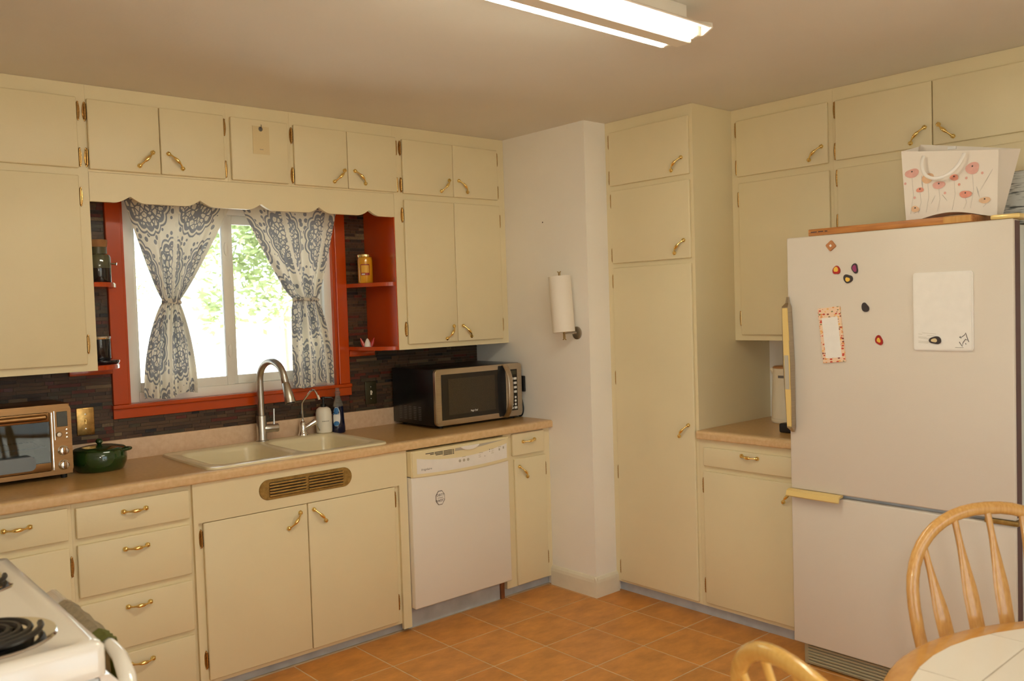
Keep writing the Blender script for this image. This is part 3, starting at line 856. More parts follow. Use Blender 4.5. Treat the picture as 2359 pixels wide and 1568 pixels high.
# ---------------------------------------------------------------- countertops
def nose(z1=0.914, t=0.040, w=0.045, n=6):
    """section (y outward, z) of a rounded front edge"""
    r = 0.014
    p = [(-w, z1 - t), (-r * 0.5, z1 - t)]
    for k in range(n + 1):
        a = R(-90 + 90 * k / n); p.append((-r * 0.5 + r * 0.5 * math.cos(a), z1 - t + r * 0.5 + r * 0.5 * math.sin(a)))
    for k in range(n + 1):
        a = R(90 * k / n); p.append((-r + r * math.cos(a), z1 - r + r * math.sin(a)))
    p.append((-w, z1))
    return p
SX0, SX1, SY0, SY1 = -1.870, -1.070, -0.575, -0.060           # sink cut-out
ct = thing('countertop', 'long tan laminate countertop with sink and rounded front edge', 'countertop', (-1.75, -0.32, 0.874))
bm = B()
bx(bm, -3.49, SX0, -0.600, -0.021, 0.874, 0.914); bx(bm, SX1, -0.001, -0.600, -0.021, 0.874, 0.914)
bx(bm, SX0, SX1, -0.600, SY0, 0.874, 0.914); bx(bm, SX0, SX1, SY1, -0.021, 0.874, 0.914)
obj('top', bm, 'laminate', ct, smooth=False)
bm = B(); prism(bm, nose(), lambda o, z, d: (d, -0.644 - o, z), -2.86, -0.001)
obj('front_edge', bm, 'laminate_edge', ct)
bm = B(); bx(bm, -3.49, -0.001, -0.021, -0.001, 0.874, 1.006, 0.003)
obj('back_lip', bm, 'laminate_lip', ct)
ct = thing('countertop', 'short tan laminate countertop under the cream kettle', 'countertop', (0.46, -1.8, 0.874))
bm = B(); bx(bm, 0.178, 0.789, -2.1, -1.504, 0.874, 0.914); obj('top', bm, 'laminate', ct, smooth=False)
bm = B(); prism(bm, nose(), lambda o, z, d: (0.134 - o, d, z), -2.1, -1.504); obj('front_edge', bm, 'laminate_edge', ct)

# ---------------------------------------------------------------- sink
sk = thing('kitchen_sink', 'almond double bowl drop-in sink below the window', 'sink', (-1.47, -0.33, 0.914))
def ring(bm, pts, z): return [bm.verts.new((x, y, z)) for x, y in pts]
def bridge(bm, a, b):
    n = len(a)
    for k in range(n): bm.faces.new((a[k], a[(k + 1) % n], b[(k + 1) % n], b[k]))
bm = B()
outer = rrect(-1.905, -1.035, -0.612, -0.040, 0.045)
ro = ring(bm, outer, 0.9145); ru = ring(bm, rrect(-1.902, -1.038, -0.609, -0.043, 0.043), 0.9225)
bridge(bm, ro, ru)
rt_ = ring(bm, rrect(-1.893, -1.047, -0.600, -0.052, 0.037), 0.9245); bridge(bm, ru, rt_)
edges = []
def loop_edges(vs):
    return [bm.edges.get((vs[k], vs[(k + 1) % len(vs)])) or bm.edges.new((vs[k], vs[(k + 1) % len(vs)])) for k in range(len(vs))]
edges += loop_edges(rt_)
bowls = []
for x0, x1, y0, y1 in ((-1.862, -1.478, -0.570, -0.125), (-1.448, -1.078, -0.570, -0.125)):
    r0 = ring(bm, rrect(x0, x1, y0, y1, 0.07), 0.9245)
    edges += loop_edges(r0)
    prev = r0
    for ins, z, rr in ((0.008, 0.918, 0.066), (0.013, 0.900, 0.062), (0.024, 0.780, 0.056), (0.036, 0.752, 0.05), (0.066, 0.742, 0.03)):
        r1 = ring(bm, rrect(x0 + ins, x1 - ins, y0 + ins, y1 - ins, rr), z); bridge(bm, prev, r1); prev = r1
    bm.faces.new(prev)
bmesh.ops.triangle_fill(bm, use_beauty=True, use_dissolve=False, edges=edges)
bmesh.ops.recalc_face_normals(bm, faces=bm.faces)
obj('basin', bm, 'sink_enamel', sk, ang=40)
for x in (-1.67, -1.263):
    bm = B(); lathe(bm, [(0, 0.7425), (0.044, 0.7425), (0.044, 0.7455), (0.03, 0.7445), (0, 0.744)], (x, -0.35, 0), 20)
    obj('drain', bm, 'chrome', sk)

# ---------------------------------------------------------------- taps
ft = thing('kitchen_faucet', 'tall brushed nickel gooseneck faucet with pull-down head', 'faucet', (-1.425, -0.080, 0.9235))
FX, FY = -1.425, -0.080
bm = B(); lathe(bm, [(0.031, 0.9235), (0.031, 0.928), (0.0265, 0.931), (0.0245, 0.94), (0.0245, 1.046), (0.0235, 1.049), (0.018, 1.050)], (FX, FY, 0), 28)
obj('base', bm, 'nickel', ft)
pts = [(FX, FY, 1.049), (FX, FY, 1.13)]
dx = 0.036
RR = 0.094
for k in range(0, 15):
    a = R(180 - 165 * k / 14)
    s = RR + RR * math.cos(a)
    pts.append((FX + dx * s / (2 * RR), FY - s, 1.222 + RR * math.sin(a)))
bm = B(); tube(bm, pts, 0.0165, 16); obj('spout', bm, 'nickel', ft)
e = Vector(pts[-1]); d = (Vector(pts[-1]) - Vector(pts[-2])).normalized()
d = (d + Vector((0.02, 0.02, -1)) * 0.15).normalized()
bm = B(); tube(bm, [e - d * 0.002, e + d * 0.03, e + d * 0.033, e + d * 0.036, e + d * 0.10, e + d * 0.128, e + d * 0.132], [0.0168, 0.0172, 0.0155, 0.0178, 0.0235, 0.0255, 0.0245], 18)
sh = obj('spray_head', bm, 'nickel', ft)
bm = B(); cyl(bm, e + d * 0.132, e + d * 0.136, 0.021, 0.020, 18); obj('spray_face', bm, 'black_plastic', sh)
bm = B(); tube(bm, [(FX + 0.012, FY - 0.004, 0.985), (FX + 0.045, FY - 0.016, 0.985), (FX + 0.047, FY - 0.0165, 0.985), (FX + 0.072, FY - 0.024, 0.985), (FX + 0.076, FY - 0.025, 0.985)], [0.02, 0.02, 0.0185, 0.0205, 0.018], 18)
hd = obj('handle', bm, 'nickel', ft)
bm = B(); tube(bm, [(FX + 0.055, FY - 0.019, 0.998), (FX + 0.057, FY - 0.018, 1.03), (FX + 0.06, FY - 0.014, 1.078)], [0.0055, 0.0045, 0.005], 10); obj('lever', bm, 'nickel', hd)

wt = thing('filter_faucet', 'small chrome water filter tap beside the white soap bottle', 'faucet', (-1.198, -0.066, 0.924))
WX, WY = -1.198, -0.066
bm = B(); lathe(bm, [(0.027, 0.924), (0.027, 0.928), (0.022, 0.936), (0.0175, 0.945), (0.017, 0.965), (0.0145, 0.985), (0.009, 0.994), (0.005, 0.997)], (WX, WY, 0), 24)
obj('base', bm, 'chrome', wt)
pts = [(WX, WY, 0.995), (WX, WY, 1.085), (WX + 0.003, WY - 0.008, 1.1), (WX + 0.022, WY - 0.05, 1.146), (WX + 0.028, WY - 0.062, 1.154), (WX + 0.034, WY - 0.074, 1.153), (WX + 0.038, WY - 0.083, 1.142), (WX + 0.042, WY - 0.092, 1.122)]
bm = B(); tube(bm, pts, 0.0052, 10); sp_ = obj('spout', bm, 'chrome', wt)
bm = B(); tube(bm, [Vector(pts[-1]) - Vector((0.001, -0.002, -0.006)), Vector(pts[-1]) + Vector((0.003, -0.006, -0.016))], 0.0072, 10); obj('tip', bm, 'chrome', sp_)
bm = B(); tube(bm, [(WX + 0.006, WY - 0.004, 0.958), (WX + 0.03, WY - 0.016, 0.974), (WX + 0.033, WY - 0.0175, 0.976), (WX + 0.056, WY - 0.03, 0.991), (WX + 0.062, WY - 0.033, 0.994)], [0.012, 0.0135, 0.012, 0.0135, 0.009], 14)
kn = obj('handle', bm, 'chrome', wt)
bm = B(); tube(bm, [(WX + 0.052, WY - 0.029, 0.985), (WX + 0.075, WY - 0.036, 0.943)], [0.005, 0.0035], 8); obj('lever', bm, 'chrome', kn)

# ---------------------------------------------------------------- soap bottles
SB = (-1.083, -0.075)
sb = thing('soap_dispenser', 'white round hand soap bottle with black pump by the sink', 'bottle', (SB[0], SB[1], 0.9235))
z = 0.9245
bm = B(); lathe(bm, [(0, z), (0.034, z), (0.040, z + 0.004), (0.0415, z + 0.02), (0.040, z + 0.105), (0.035, z + 0.122), (0.024, z + 0.131), (0.013, z + 0.133), (0, z + 0.133)], (SB[0], SB[1], 0), 28)
obj('bottle', bm, 'soap_white', sb)
bm = B(); lathe(bm, [(0.014, z + 0.132), (0.014, z + 0.148), (0.006, z + 0.150), (0.006, z + 0.172), (0.011, z + 0.173), (0.011, z + 0.184), (0, z + 0.186)], (SB[0], SB[1], 0), 16)
tube(bm, [(SB[0] + 0.004, SB[1] - 0.004, z + 0.179), (SB[0] + 0.035, SB[1] - 0.02, z + 0.178), (SB[0] + 0.042, SB[1] - 0.024, z + 0.170)], [0.006, 0.005, 0.004], 8)
obj('pump', bm, 'black_plastic', sb)
ca_ = Vector((0.80, -0.60, 0))
nrm = Vector((-0.30, -0.95, 0)).normalized(); aa = Vector((0.95, -0.30, 0)).normalized()
org = Vector((SB[0], SB[1], z + 0.063)) + nrm * 0.0412
text('HAND SOAP', 0.0062, (org, aa, (0, 0, 1)), 'print_black', sb)

DB_ = (-1.002, -0.082)
db = thing('dish_soap_bottle', 'dark blue dish soap bottle with clear neck and blue label', 'bottle', (DB_[0], DB_[1], 0.914))
z = 0.9145
bm = B()
lathe(bm, [(0, z), (0.030, z), (0.034, z + 0.006), (0.034, z + 0.03), (0.030, z + 0.075), (0.029, z + 0.11), (0.0265, z + 0.138), (0, z + 0.138)], (DB_[0], DB_[1], 0), 24, 'z', 1.08, 0.72)
obj('filled_body', bm, 'soap_blue', db)
bm = B(); lathe(bm, [(0.0265, z + 0.1385), (0.024, z + 0.155), (0.016, z + 0.178), (0.0125, z + 0.19), (0.0125, z + 0.205)], (DB_[0], DB_[1], 0), 20, 'z', 1.08, 0.72)
obj('clear_shoulder', bm, 'clear_plastic', db)
bm = B(); lathe(bm, [(0.014, z + 0.203), (0.014, z + 0.213), (0.010, z + 0.216), (0.0105, z + 0.234), (0, z + 0.235)], (DB_[0], DB_[1], 0), 16)
obj('cap', bm, 'clear_plastic', db)
def wrap(bm, c, zc, hw, hh, rx, ry, a0, grow=1.012, nseg=14, prof=None):
    """an oval label that follows an elliptic body; a0 = facing angle"""
    ctr = None
    rings_ = []
    for f_ in (0.0, 0.5, 1.0):
        rg = []
        for k in range(28):
            q = 2 * math.pi * k / 28
            s = hw * f_ * math.copysign(abs(math.cos(q)) ** 0.8, math.cos(q)); h = hh * f_ * math.sin(q)
            an = a0 + s / ((rx + ry) / 2)
            w = prof(zc + h) if prof else 1.0
            rg.append(bm.verts.new((c[0] + rx * w * grow * math.cos(an), c[1] + ry * w * grow * math.sin(an), zc + h)))
            if f_ == 0: break
        rings_.append(rg)
    for k in range(28): bm.faces.new((rings_[0][0], rings_[1][k], rings_[1][(k + 1) % 28]))
    bridge(bm, rings_[1], rings_[2])
    bmesh.ops.recalc_face_normals(bm, faces=bm.faces)
fa = math.atan2(-0.72, -0.62)
bp = lambda zz: (0.0345 - 0.0045 * min(1, max(0, (zz - z - 0.03) / 0.045)) - 0.003 * min(1, max(0, (zz - z - 0.08) / 0.055))) / 0.034
bm = B(); wrap(bm, DB_, z + 0.087, 0.021, 0.049, 0.0367, 0.0245, fa, 1.02, prof=bp); lb = obj('label', bm, 'label_white', db)
bm = B(); wrap(bm, DB_, z + 0.117, 0.014, 0.017, 0.0367, 0.0245, fa, 1.045, prof=bp); obj('badge', bm, 'label_blue', lb)
bm = B(); wrap(bm, DB_, z + 0.052, 0.014, 0.012, 0.0367, 0.0245, fa, 1.045, prof=bp); obj('badge', bm, 'label_blue', lb)
nr = Vector((math.cos(fa) * 0.9, math.sin(fa) * 1.1, 0)).normalized(); al = Vector((-nr.y, nr.x, 0))
org = Vector((DB_[0] + 0.0345 * math.cos(fa), DB_[1] + 0.0235 * math.sin(fa), z + 0.102)) + nr * 0.0016
text('Dawn', 0.013, (org, al, (0, 0, 1)), 'label_blue', lb)

# ---------------------------------------------------------------- microwave
mw = thing('microwave', 'black and stainless steel microwave on the counter under the cabinet', 'microwave', (-0.322, -0.22, 0.914))
MX0, MX1, MY, MZ0, MZ1 = -0.625, -0.022, -0.428, 0.928, 1.226
bm = B(); bx(bm, MX0, MX1, -0.025, MY + 0.022, MZ0, MZ1, 0.006); obj('body', bm, 'black_metal', mw)
FM = FS(MY)
bm = B(); prism(bm, rrect(MX0, MX1, MZ0 + 0.001, MZ1 - 0.001, 0.022), FM, -0.021, 0.0, 0.004); obj('front_panel', bm, 'steel', mw)
bm = B(); fbox(bm, FM, -0.588, -0.170, 0.958, 1.197, 0.0, 0.0025, 0.001, 1); dr = obj('door_glass', bm, 'dark_glass', mw)
bm = B(); fbox(bm, FM, -0.545, -0.225, 0.982, 1.172, 0.0025, 0.0033); obj('window_mesh', bm, 'mesh_glass', dr)
text('Magic Chef', 0.0135, (FM(-0.375, 0.992, 0.0034), (1, 0, 0), (0, 0, 1)), 'print_white', dr, sx=0.8)
bm = B(); fbox(bm, FM, -0.169, -0.1675, MZ0 + 0.004, MZ1 - 0.004, -0.001, 0.0006); obj('door_seam', bm, 'black_plastic', mw, smooth=False)
# bowed handle
pts = []
for k in range(17):
    s = -1 + 2 * k / 16
    pts.append(FM(-0.150, 1.077 + 0.142 * s, 0.004 + 0.044 * (1 - abs(s) ** 3.2)))
bm = B(); tube(bm, pts, 0.0145, 12, flat=(1.25, 0.62), ref=(1, 0, 0)); obj('handle', bm, 'steel', mw)
bm = B(); prism(bm, [(-0.196, 0.937), (-0.150, 0.937), (-0.145, 1.0), (-0.145, 1.15), (-0.150, 1.217), (-0.196, 1.217), (-0.206, 1.15), (-0.206, 1.0)], FM, 0.0, 0.003); obj('handle_recess', bm, 'black_plastic', mw)
bm = B(); fbox(bm, FM, -0.118, -0.060, 0.962, 1.192, 0.0, 0.0022, 0.001, 1); cp = obj('control_panel', bm, 'dark_glass', mw)
bm = B(); fbox(bm, FM, -0.112, -0.066, 1.163, 1.186, 0.0022, 0.0028); obj('display', bm, 'display', cp)
for r_ in range(4):
    for c_ in range(2):
        bm = B(); fbox(bm, FM, -0.110 + c_ * 0.024, -0.090 + c_ * 0.024, 1.133 - r_ * 0.0245, 1.146 - r_ * 0.0245, 0.002, 0.0034, 0.001, 1); obj('button', bm, 'print_white', cp)
for r_ in range(4):
    for c_ in range(2):
        zb = 1.035 - r_ * 0.0195
        bm = B()
        if r_ == 3 and c_ == 1: fbox(bm, FM, -0.088, -0.066, zb - 0.006, zb + 0.007, 0.002, 0.0034, 0.001, 1)
        else: lathe(bm, [(0.0068, 0.002), (0.0068, 0.0032), (0, 0.0036)], FM(-0.100 + c_ * 0.023, zb, 0), 12, '-y')
        obj('button', bm, 'print_white', cp)
SLOT = None
bm = B(); bx(bm, MX0 - 0.0006, MX0 + 0.002, -0.012, 0.012, -0.0015, 0.0015)
bmesh.ops.translate(bm, vec=Vector((-MX0, 0, 0)), verts=bm.verts)
pm('slot_grey', (0.12, 0.12, 0.12), 0.5)
SLOT = mesh_from('vent_slot', bm, 'slot_grey', smooth=False)
for r_ in range(8):
    for c_ in range(5):
        inst('vent_slot', SLOT, mw, Matrix.Translation((MX0, -0.10 - c_ * 0.045, 0.955 + r_ * 0.0095)))
for x in (MX0 + 0.05, MX1 - 0.05):
    for y in (-0.39, -0.07):
        bm = B(); cyl(bm, (x, y, 0.9145), (x, y, 0.930), 0.012, 0.014, 12); obj('foot', bm, 'black_plastic', mw)
cd = thing('power_cord', 'coiled black power cord hanging behind the microwave at wall', 'cord', (-0.012, -0.36, 0.93))
for q in range(2):
    pts = []
    for k in range(25):
        a = 2 * math.pi * k / 24
        pts.append((-0.0095 - 0.001 * q + 0.0025 * math.sin(a * 2), -0.39 + q * 0.012 + 0.028 * math.cos(a), 0.975 + q * 0.006 + 0.056 * math.sin(a)))
    bm = B(); tube(bm, pts, 0.0036, 8, cap=False); obj('loop', bm, 'cord_black', cd)
bm = B(); bx(bm, -0.018, -0.006, -0.44, -0.40, 1.06, 1.15, 0.004); obj('plug', bm, 'black_plastic', cd)

# ---------------------------------------------------------------- toaster oven
pm('oven_pan', (0.16, 0.17, 0.17), 0.4, 0.6)
to = thing('toaster_oven', 'copper toned steel toaster oven at the left end of the counter', 'toaster oven', (-2.55, -0.16, 0.914))
OX0, OX1, OY, OZ0, OZ1 = -2.80, -2.330, -0.292, 0.932, 1.212
bm = B()
bx(bm, OX0, OX1, -0.03, OY + 0.012, OZ1 - 0.02, OZ1, 0.006); bx(bm, OX0, OX1, -0.03, OY + 0.012, OZ0, OZ0 + 0.018)
bx(bm, OX0, OX0 + 0.02, -0.03, OY + 0.012, OZ0 + 0.018, OZ1 - 0.02); bx(bm, -2.415, OX1, -0.03, OY + 0.012, OZ0 + 0.018, OZ1 - 0.02); bx(bm, OX0 + 0.02, -2.415, -0.04, -0.03, OZ0 + 0.018, OZ1 - 0.02)
obj('shell', bm, 'oven_steel', to)
FO = FS(OY)
# front frame with an opening
bm = B()
out = rrect(OX0, OX1, OZ0, OZ1, 0.026); inn = rrect(-2.775, -2.407, OZ0 + 0.018, OZ1 - 0.028, 0.008)
lo = [bm.verts.new(FO(a, b, 0)) for a, b in out]; li = [bm.verts.new(FO(a, b, 0)) for a, b in inn]
hb = [bm.verts.new(FO(a, b, -0.014)) for a, b in out]; ib = [bm.verts.new(FO(a, b, -0.014)) for a, b in inn]
bridge(bm, lo, li); bridge(bm, hb, lo); bridge(bm, li, ib)
bmesh.ops.recalc_face_normals(bm, faces=bm.faces)
obj('front_frame', bm, 'oven_steel', to)
bm = B(); fbox(bm, FO, -2.773, -2.409, OZ0 + 0.020, OZ0 + 0.052, -0.012, 0.003, 0.002); fbox(bm, FO, -2.773, -2.409, OZ1 - 0.066, OZ1 - 0.030, -0.012, 0.001, 0.002)
dd = obj('oven_door', bm, 'oven_steel', to)
bm = B(); fbox(bm, FO, -2.773, -2.409, OZ0 + 0.052, OZ1 - 0.066, -0.008, -0.005); obj('door_glass', bm, 'oven_glass', dd)
bm = B(); tube(bm, [FO(-2.76, OZ1 - 0.044, 0.03), FO(-2.43, OZ1 - 0.044, 0.03), FO(-2.424, OZ1 - 0.044, 0.03)], [0.011, 0.011, 0.006], 12)
for a in (-2.72, -2.46): cyl(bm, FO(a, OZ1 - 0.044, 0.03), FO(a, OZ1 - 0.044, 0.0), 0.006)
obj('door_handle', bm, 'oven_steel', dd)
text('Cuisinart', 0.0115, (FO(-2.586, OZ0 + 0.033, 0.0032), (1, 0, 0), (0, 0, 1)), 'print_white', dd)
bm = B(); bx(bm, -2.78, -2.416, -0.27, -0.05, OZ0 + 0.02, OZ0 + 0.024)
obj('crumb_tray', bm, 'chrome', to)
bm = B(); tube(bm, [(-2.77, -0.262, 1.045), (-2.42, -0.262, 1.045)], 0.0035, 8); tube(bm, [(-2.77, -0.06, 1.045), (-2.42, -0.06, 1.045)], 0.0035, 8)
for k in range(18): tube(bm, [(-2.76 + k * 0.02, -0.262, 1.047), (-2.76 + k * 0.02, -0.06, 1.047)], 0.0018, 6)
obj('oven_rack', bm, 'chrome', to)
bm = B(); prism(bm, rrect(-2.72, -2.47, 0.965, 1.02, 0.02), FS(-0.2), 0.0, 0.12); obj('baking_pan', bm, 'oven_pan', to)
bm = B(); fbox(bm, FO, -2.404, -2.399, OZ0 + 0.02, OZ1 - 0.03, 0.0, 0.0035, 0.001, 1); obj('chrome_strip', bm, 'chrome', to)
bm = B(); fbox(bm, FO, -2.394, -2.390, 1.07, 1.187, 0.0, 0.003, 0.001, 1); obj('chrome_strip', bm, 'chrome', to)
bm = B(); fbox(bm, FO, -2.383, -2.344, 1.122, 1.182, 0.0, 0.002, 0.001, 1); obj('display', bm, 'display', to)
bm = B(); lathe(bm, [(0.0105, 0), (0.0105, 0.008), (0.008, 0.012), (0, 0.0125)], FO(-2.378, 1.092, 0), 18, '-y'); obj('knob', bm, 'steel', to)
for k in range(3):
    bm = B(); lathe(bm, [(0.0046, 0), (0.0046, 0.003), (0, 0.005)], FO(-2.349, 1.108 - k * 0.0155, 0), 12, '-y'); obj('button', bm, 'chrome', to)
for zz in (1.027, 0.970):
    bm = B(); lathe(bm, [(0.020, 0), (0.020, 0.004), (0.0175, 0.006), (0.017, 0.022), (0.014, 0.025), (0, 0.026)], FO(-2.366, zz, 0), 24, '-y'); kb = obj('knob', bm, 'chrome', to)
    bm = B(); fbox(bm, FO, -2.371, -2.361, zz - 0.014, zz + 0.014, 0.025, 0.030, 0.002); obj('grip', bm, 'oven_steel', kb)
for x in (-2.36, -2.76):
    for y in (-0.265, -0.06):
        bm = B(); cyl(bm, (x, y, 0.9145), (x, y, 0.934), 0.012, 0.013, 12); obj('foot', bm, 'black_plastic', to)

# ---------------------------------------------------------------- green casserole
PC = (-2.203, -0.197)
gp = thing('casserole_dish', 'dark green glazed lidded casserole beside the toaster oven', 'pot', (PC[0], PC[1], 0.914))
bm = B(); lathe(bm, [(0, 0.9145), (0.085, 0.9145), (0.093, 0.92), (0.103, 0.945), (0.106, 0.965), (0.103, 0.99), (0.098, 1.001), (0.094, 1.001), (0.094, 0.99), (0, 0.985)], (PC[0], PC[1], 0), 40)
pb = obj('pot_body', bm, 'pot_green', gp)
bm = B(); lathe(bm, [(0.1, 0.999), (0.101, 1.004), (0.095, 1.008), (0.06, 1.015), (0.02, 1.018), (0.008, 1.019)], (PC[0], PC[1], 0), 40)
ld = obj('lid', bm, 'pot_green', gp)
bm = B(); lathe(bm, [(0.007, 1.017), (0.008, 1.022), (0.0145, 1.030), (0.0145, 1.038), (0.009, 1.044), (0, 1.045)], (PC[0], PC[1], 0), 18); obj('lid_knob', bm, 'pot_green', ld)
for s in (-1, 1):
    ca, sa = 0.90 * s, -0.43 * s
    pts = []
    for k in range(9):
        q = -0.55 + 1.1 * k / 8
        rr_ = 0.097 + 0.024 * math.cos(q / 0.55 * math.pi / 2)
        an = math.atan2(sa, ca) + q * 0.55
        pts.append((PC[0] + rr_ * math.cos(an), PC[1] + rr_ * math.sin(an), 0.992 + 0.004 * math.cos(q * 2)))
    bm = B(); tube(bm, pts, 0.0065, 10); obj('handle', bm, 'pot_green', pb)

# ---------------------------------------------------------------- switch plates
def plate(name, label, cx, cz, w, h, mat, tmat):
    t = thing(name, label, 'switch', (cx, -0.012, cz - h / 2))
    Fp = FS(-0.0085)
    bm = B(); fbox(bm, Fp, cx - w / 2, cx + w / 2, cz - h / 2, cz + h / 2, 0.0, 0.007, 0.004, 2); obj('plate', bm, mat, t)
    bm = B(); fbox(bm, Fp, cx - 0.005, cx + 0.005, cz - 0.012, cz + 0.012, 0.006, 0.0085, 0.001, 1); fbox(bm, Fp, cx - 0.0035, cx + 0.0035, cz - 0.001, cz + 0.008, 0.008, 0.017, 0.001, 1); obj('toggle', bm, tmat, t)
    for s in (-1, 1):
        bm = B(); lathe(bm, [(0.0035, 0.0065), (0.0035, 0.0078), (0, 0.0086)], Fp(cx, cz + s * h * 0.26, 0), 10, '-y'); obj('screw', bm, 'chrome', t)
plate('switch_plate', 'brass light switch plate between toaster oven and window', -2.203, 1.102, 0.072, 0.120, 'plate_brass', 'brass')
pm('plate_dark', (0.05, 0.042, 0.018), 0.35, 0.4)
plate('switch_plate', 'dark metal switch plate on tiles left of the microwave', -0.757, 1.098, 0.072, 0.124, 'plate_dark', 'soap_white')

# ---------------------------------------------------------------- dishwasher
dw = thing('dishwasher', 'white dishwasher with cream control panel under the counter', 'dishwasher', (-0.648, -0.34, 0))
DX0, DX1, DY = -0.9545, -0.341, -0.660
FD = FS(DY)
bm = B(); bx(bm, DX0 + 0.008, DX1 - 0.008, -0.03, -0.565, 0.03, 0.868); obj('tub', bm, 'black_metal', dw, smooth=False)
bm = B(); fbox(bm, FD, DX0, DX1, 0.108, 0.752, -0.058, 0.0, 0.006, 3); dp = obj('door_panel', bm, 'dishwasher_white', dw)
def curve(x, z_end, sag): 
    u = (x - DX0) / (DX1 - DX0) * 2 - 1
    return z_end - sag * (1 - u * u)
nseg = 24
xs = [DX0 + (DX1 - DX0) * k / nseg for k in range(nseg + 1)]
poly = [(x, curve(x, 0.742, 0.011)) for x in xs] + [(DX1, 0.866), (DX0, 0.866)]
bm = B(); prism(bm, poly, FD, -0.058, 0.006, 0.004); cpn = obj('control_panel', bm, 'dishwasher_cream', dw)
x0, x1 = DX0 + 0.030, DX1 - 0.016
xs = [x0 + (x1 - x0) * k / nseg for k in range(nseg + 1)]
poly = [(x, curve(x, 0.760, 0.012)) for x in xs] + [(x, curve(x, 0.838, 0.034)) for x in reversed(xs)]
bm = B(); prism(bm, poly, FD, 0.0055, 0.0068); ins = obj('panel_insert', bm, 'panel_white', cpn)
# vent louvres in the swoosh
for r_, (a0, a1) in enumerate(((-0.872, -0.690), (-0.845, -0.690), (-0.812, -0.690), (-0.77, -0.700))):
    zz = 0.848 - r_ * 0.0065
    segs = [(-0.872, -0.822), (-0.818, -0.768), (-0.764, -0.712), (-0.709, -0.700)]
    for s0, s1 in segs:
        if s1 <= a0: continue
        bm = B(); fbox(bm, FD, max(s0, a0), s1, zz - 0.0018, zz + 0.0018, 0.004, 0.0064); obj('vent_slot', bm, 'slot_dark', cpn, smooth=False)
poly = [(-0.692, 0.852), (-0.36, 0.857), (-0.44, 0.850), (-0.52, 0.842), (-0.62, 0.838), (-0.695, 0.838)]
bm = B(); prism(bm, poly[::-1], FD, 0.005, 0.0065); obj('latch_recess', bm, 'panel_grey', cpn, smooth=False)
poly = [(-0.66 + 0.115 * k / 12, 0.852 - 0.017 * math.sin(math.pi * k / 12) ** 0.7) for k in range(13)]
bm = B(); prism(bm, poly + [(-0.545, 0.856), (-0.66, 0.855)], FD, 0.005, 0.016, 0.002); obj('latch_handle', bm, 'panel_white', cpn)
ax_ = ((1, 0, 0), (0, 0, 1))
text('Frigidaire', 0.0145, (FD(-0.868, 0.774, 0.0069),) + ax_, 'print_grey', ins, sx=1.15)
for k in range(3):
    bm = B(); lathe(bm, [(0.0075, 0.0066), (0.0075, 0.0074), (0, 0.0078)], FD(-0.666 + k * 0.026, 0.786, 0), 12, '-y'); obj('button', bm, 'panel_grey', ins)
for a, zz, w in ((-0.64, 0.803, 0.022), (-0.53, 0.808, 0.026), (-0.538, 0.797, 0.014), (-0.538, 0.788, 0.014), (-0.455, 0.817, 0.016), (-0.455, 0.807, 0.014), (-0.455, 0.797, 0.016), (-0.405, 0.822, 0.018)):
    bm = B(); fbox(bm, FD, a - w / 2, a + w / 2, zz - 0.0011, zz + 0.0011, 0.0066, 0.0071); obj('printed_mark', bm, 'panel_grey', ins, smooth=False)
for a, zz in ((-0.473, 0.817), (-0.473, 0.807), (-0.505, 0.788)):
    bm = B(); lathe(bm, [(0.003, 0.0066), (0, 0.0074)], FD(a, zz, 0), 8, '-y'); obj('indicator', bm, 'print_grey', ins)
for a, zz in ((-0.408, 0.809), (-0.38, 0.815)):
    bm = B(); fbox(bm, FD, a - 0.0045, a + 0.0045, zz - 0.006, zz + 0.006, 0.006, 0.0076, 0.001, 1); obj('button', bm, 'panel_grey', ins)
bm = B(); fbox(bm, FD, DX0 + 0.002, DX1 - 0.03, 0.0, 0.112, -0.085, -0.07); obj('kick_plate', bm, 'toe_shade_grey', dw, smooth=False)
bm = B(); fbox(bm, FD, DX1 - 0.028, DX1 - 0.004, 0.0, 0.10, -0.085, -0.06, 0.002); obj('leveling_bracket', bm, 'spill_rust', dw)
# the two-way magnet on its door
mg = thing('dishwasher_magnet', 'octagonal white magnet reading dirty and upside-down clean', 'magnet', (-0.790, -0.661, 0.588))
oc = [(-0.790 + 0.029 * math.cos(R(22.5 + 45 * k)) / 0.924 * 0.92, 0.622 + 0.0345 * math.sin(R(22.5 + 45 * k)) / 0.924) for k in range(8)]
bm = B(); prism(bm, oc, FD, 0.0006, 0.0022); obj('edge', bm, 'print_grey', mg, smooth=False)
oi_ = [(-0.790 + (a + 0.790) * 0.90, 0.622 + (b - 0.622) * 0.91) for a, b in oc]
bm = B(); prism(bm, oi_, FD, 0.0015, 0.0027); obj('face', bm, 'panel_white', mg, smooth=False)
text('DIRTY', 0.0165, (FD(-0.790, 0.635, 0.0029),) + ax_, 'print_black', mg, ext=0.0003)
text('CLEAN', 0.0165, (FD(-0.790, 0.609, 0.0029), (-1, 0, 0), (0, 0, -1)), 'print_black', mg, ext=0.0003)
bm = B(); fbox(bm, FD, -0.806, -0.774, 0.6212, 0.6228, 0.0026, 0.0031); obj('divider_line', bm, 'print_black', mg, smooth=False)

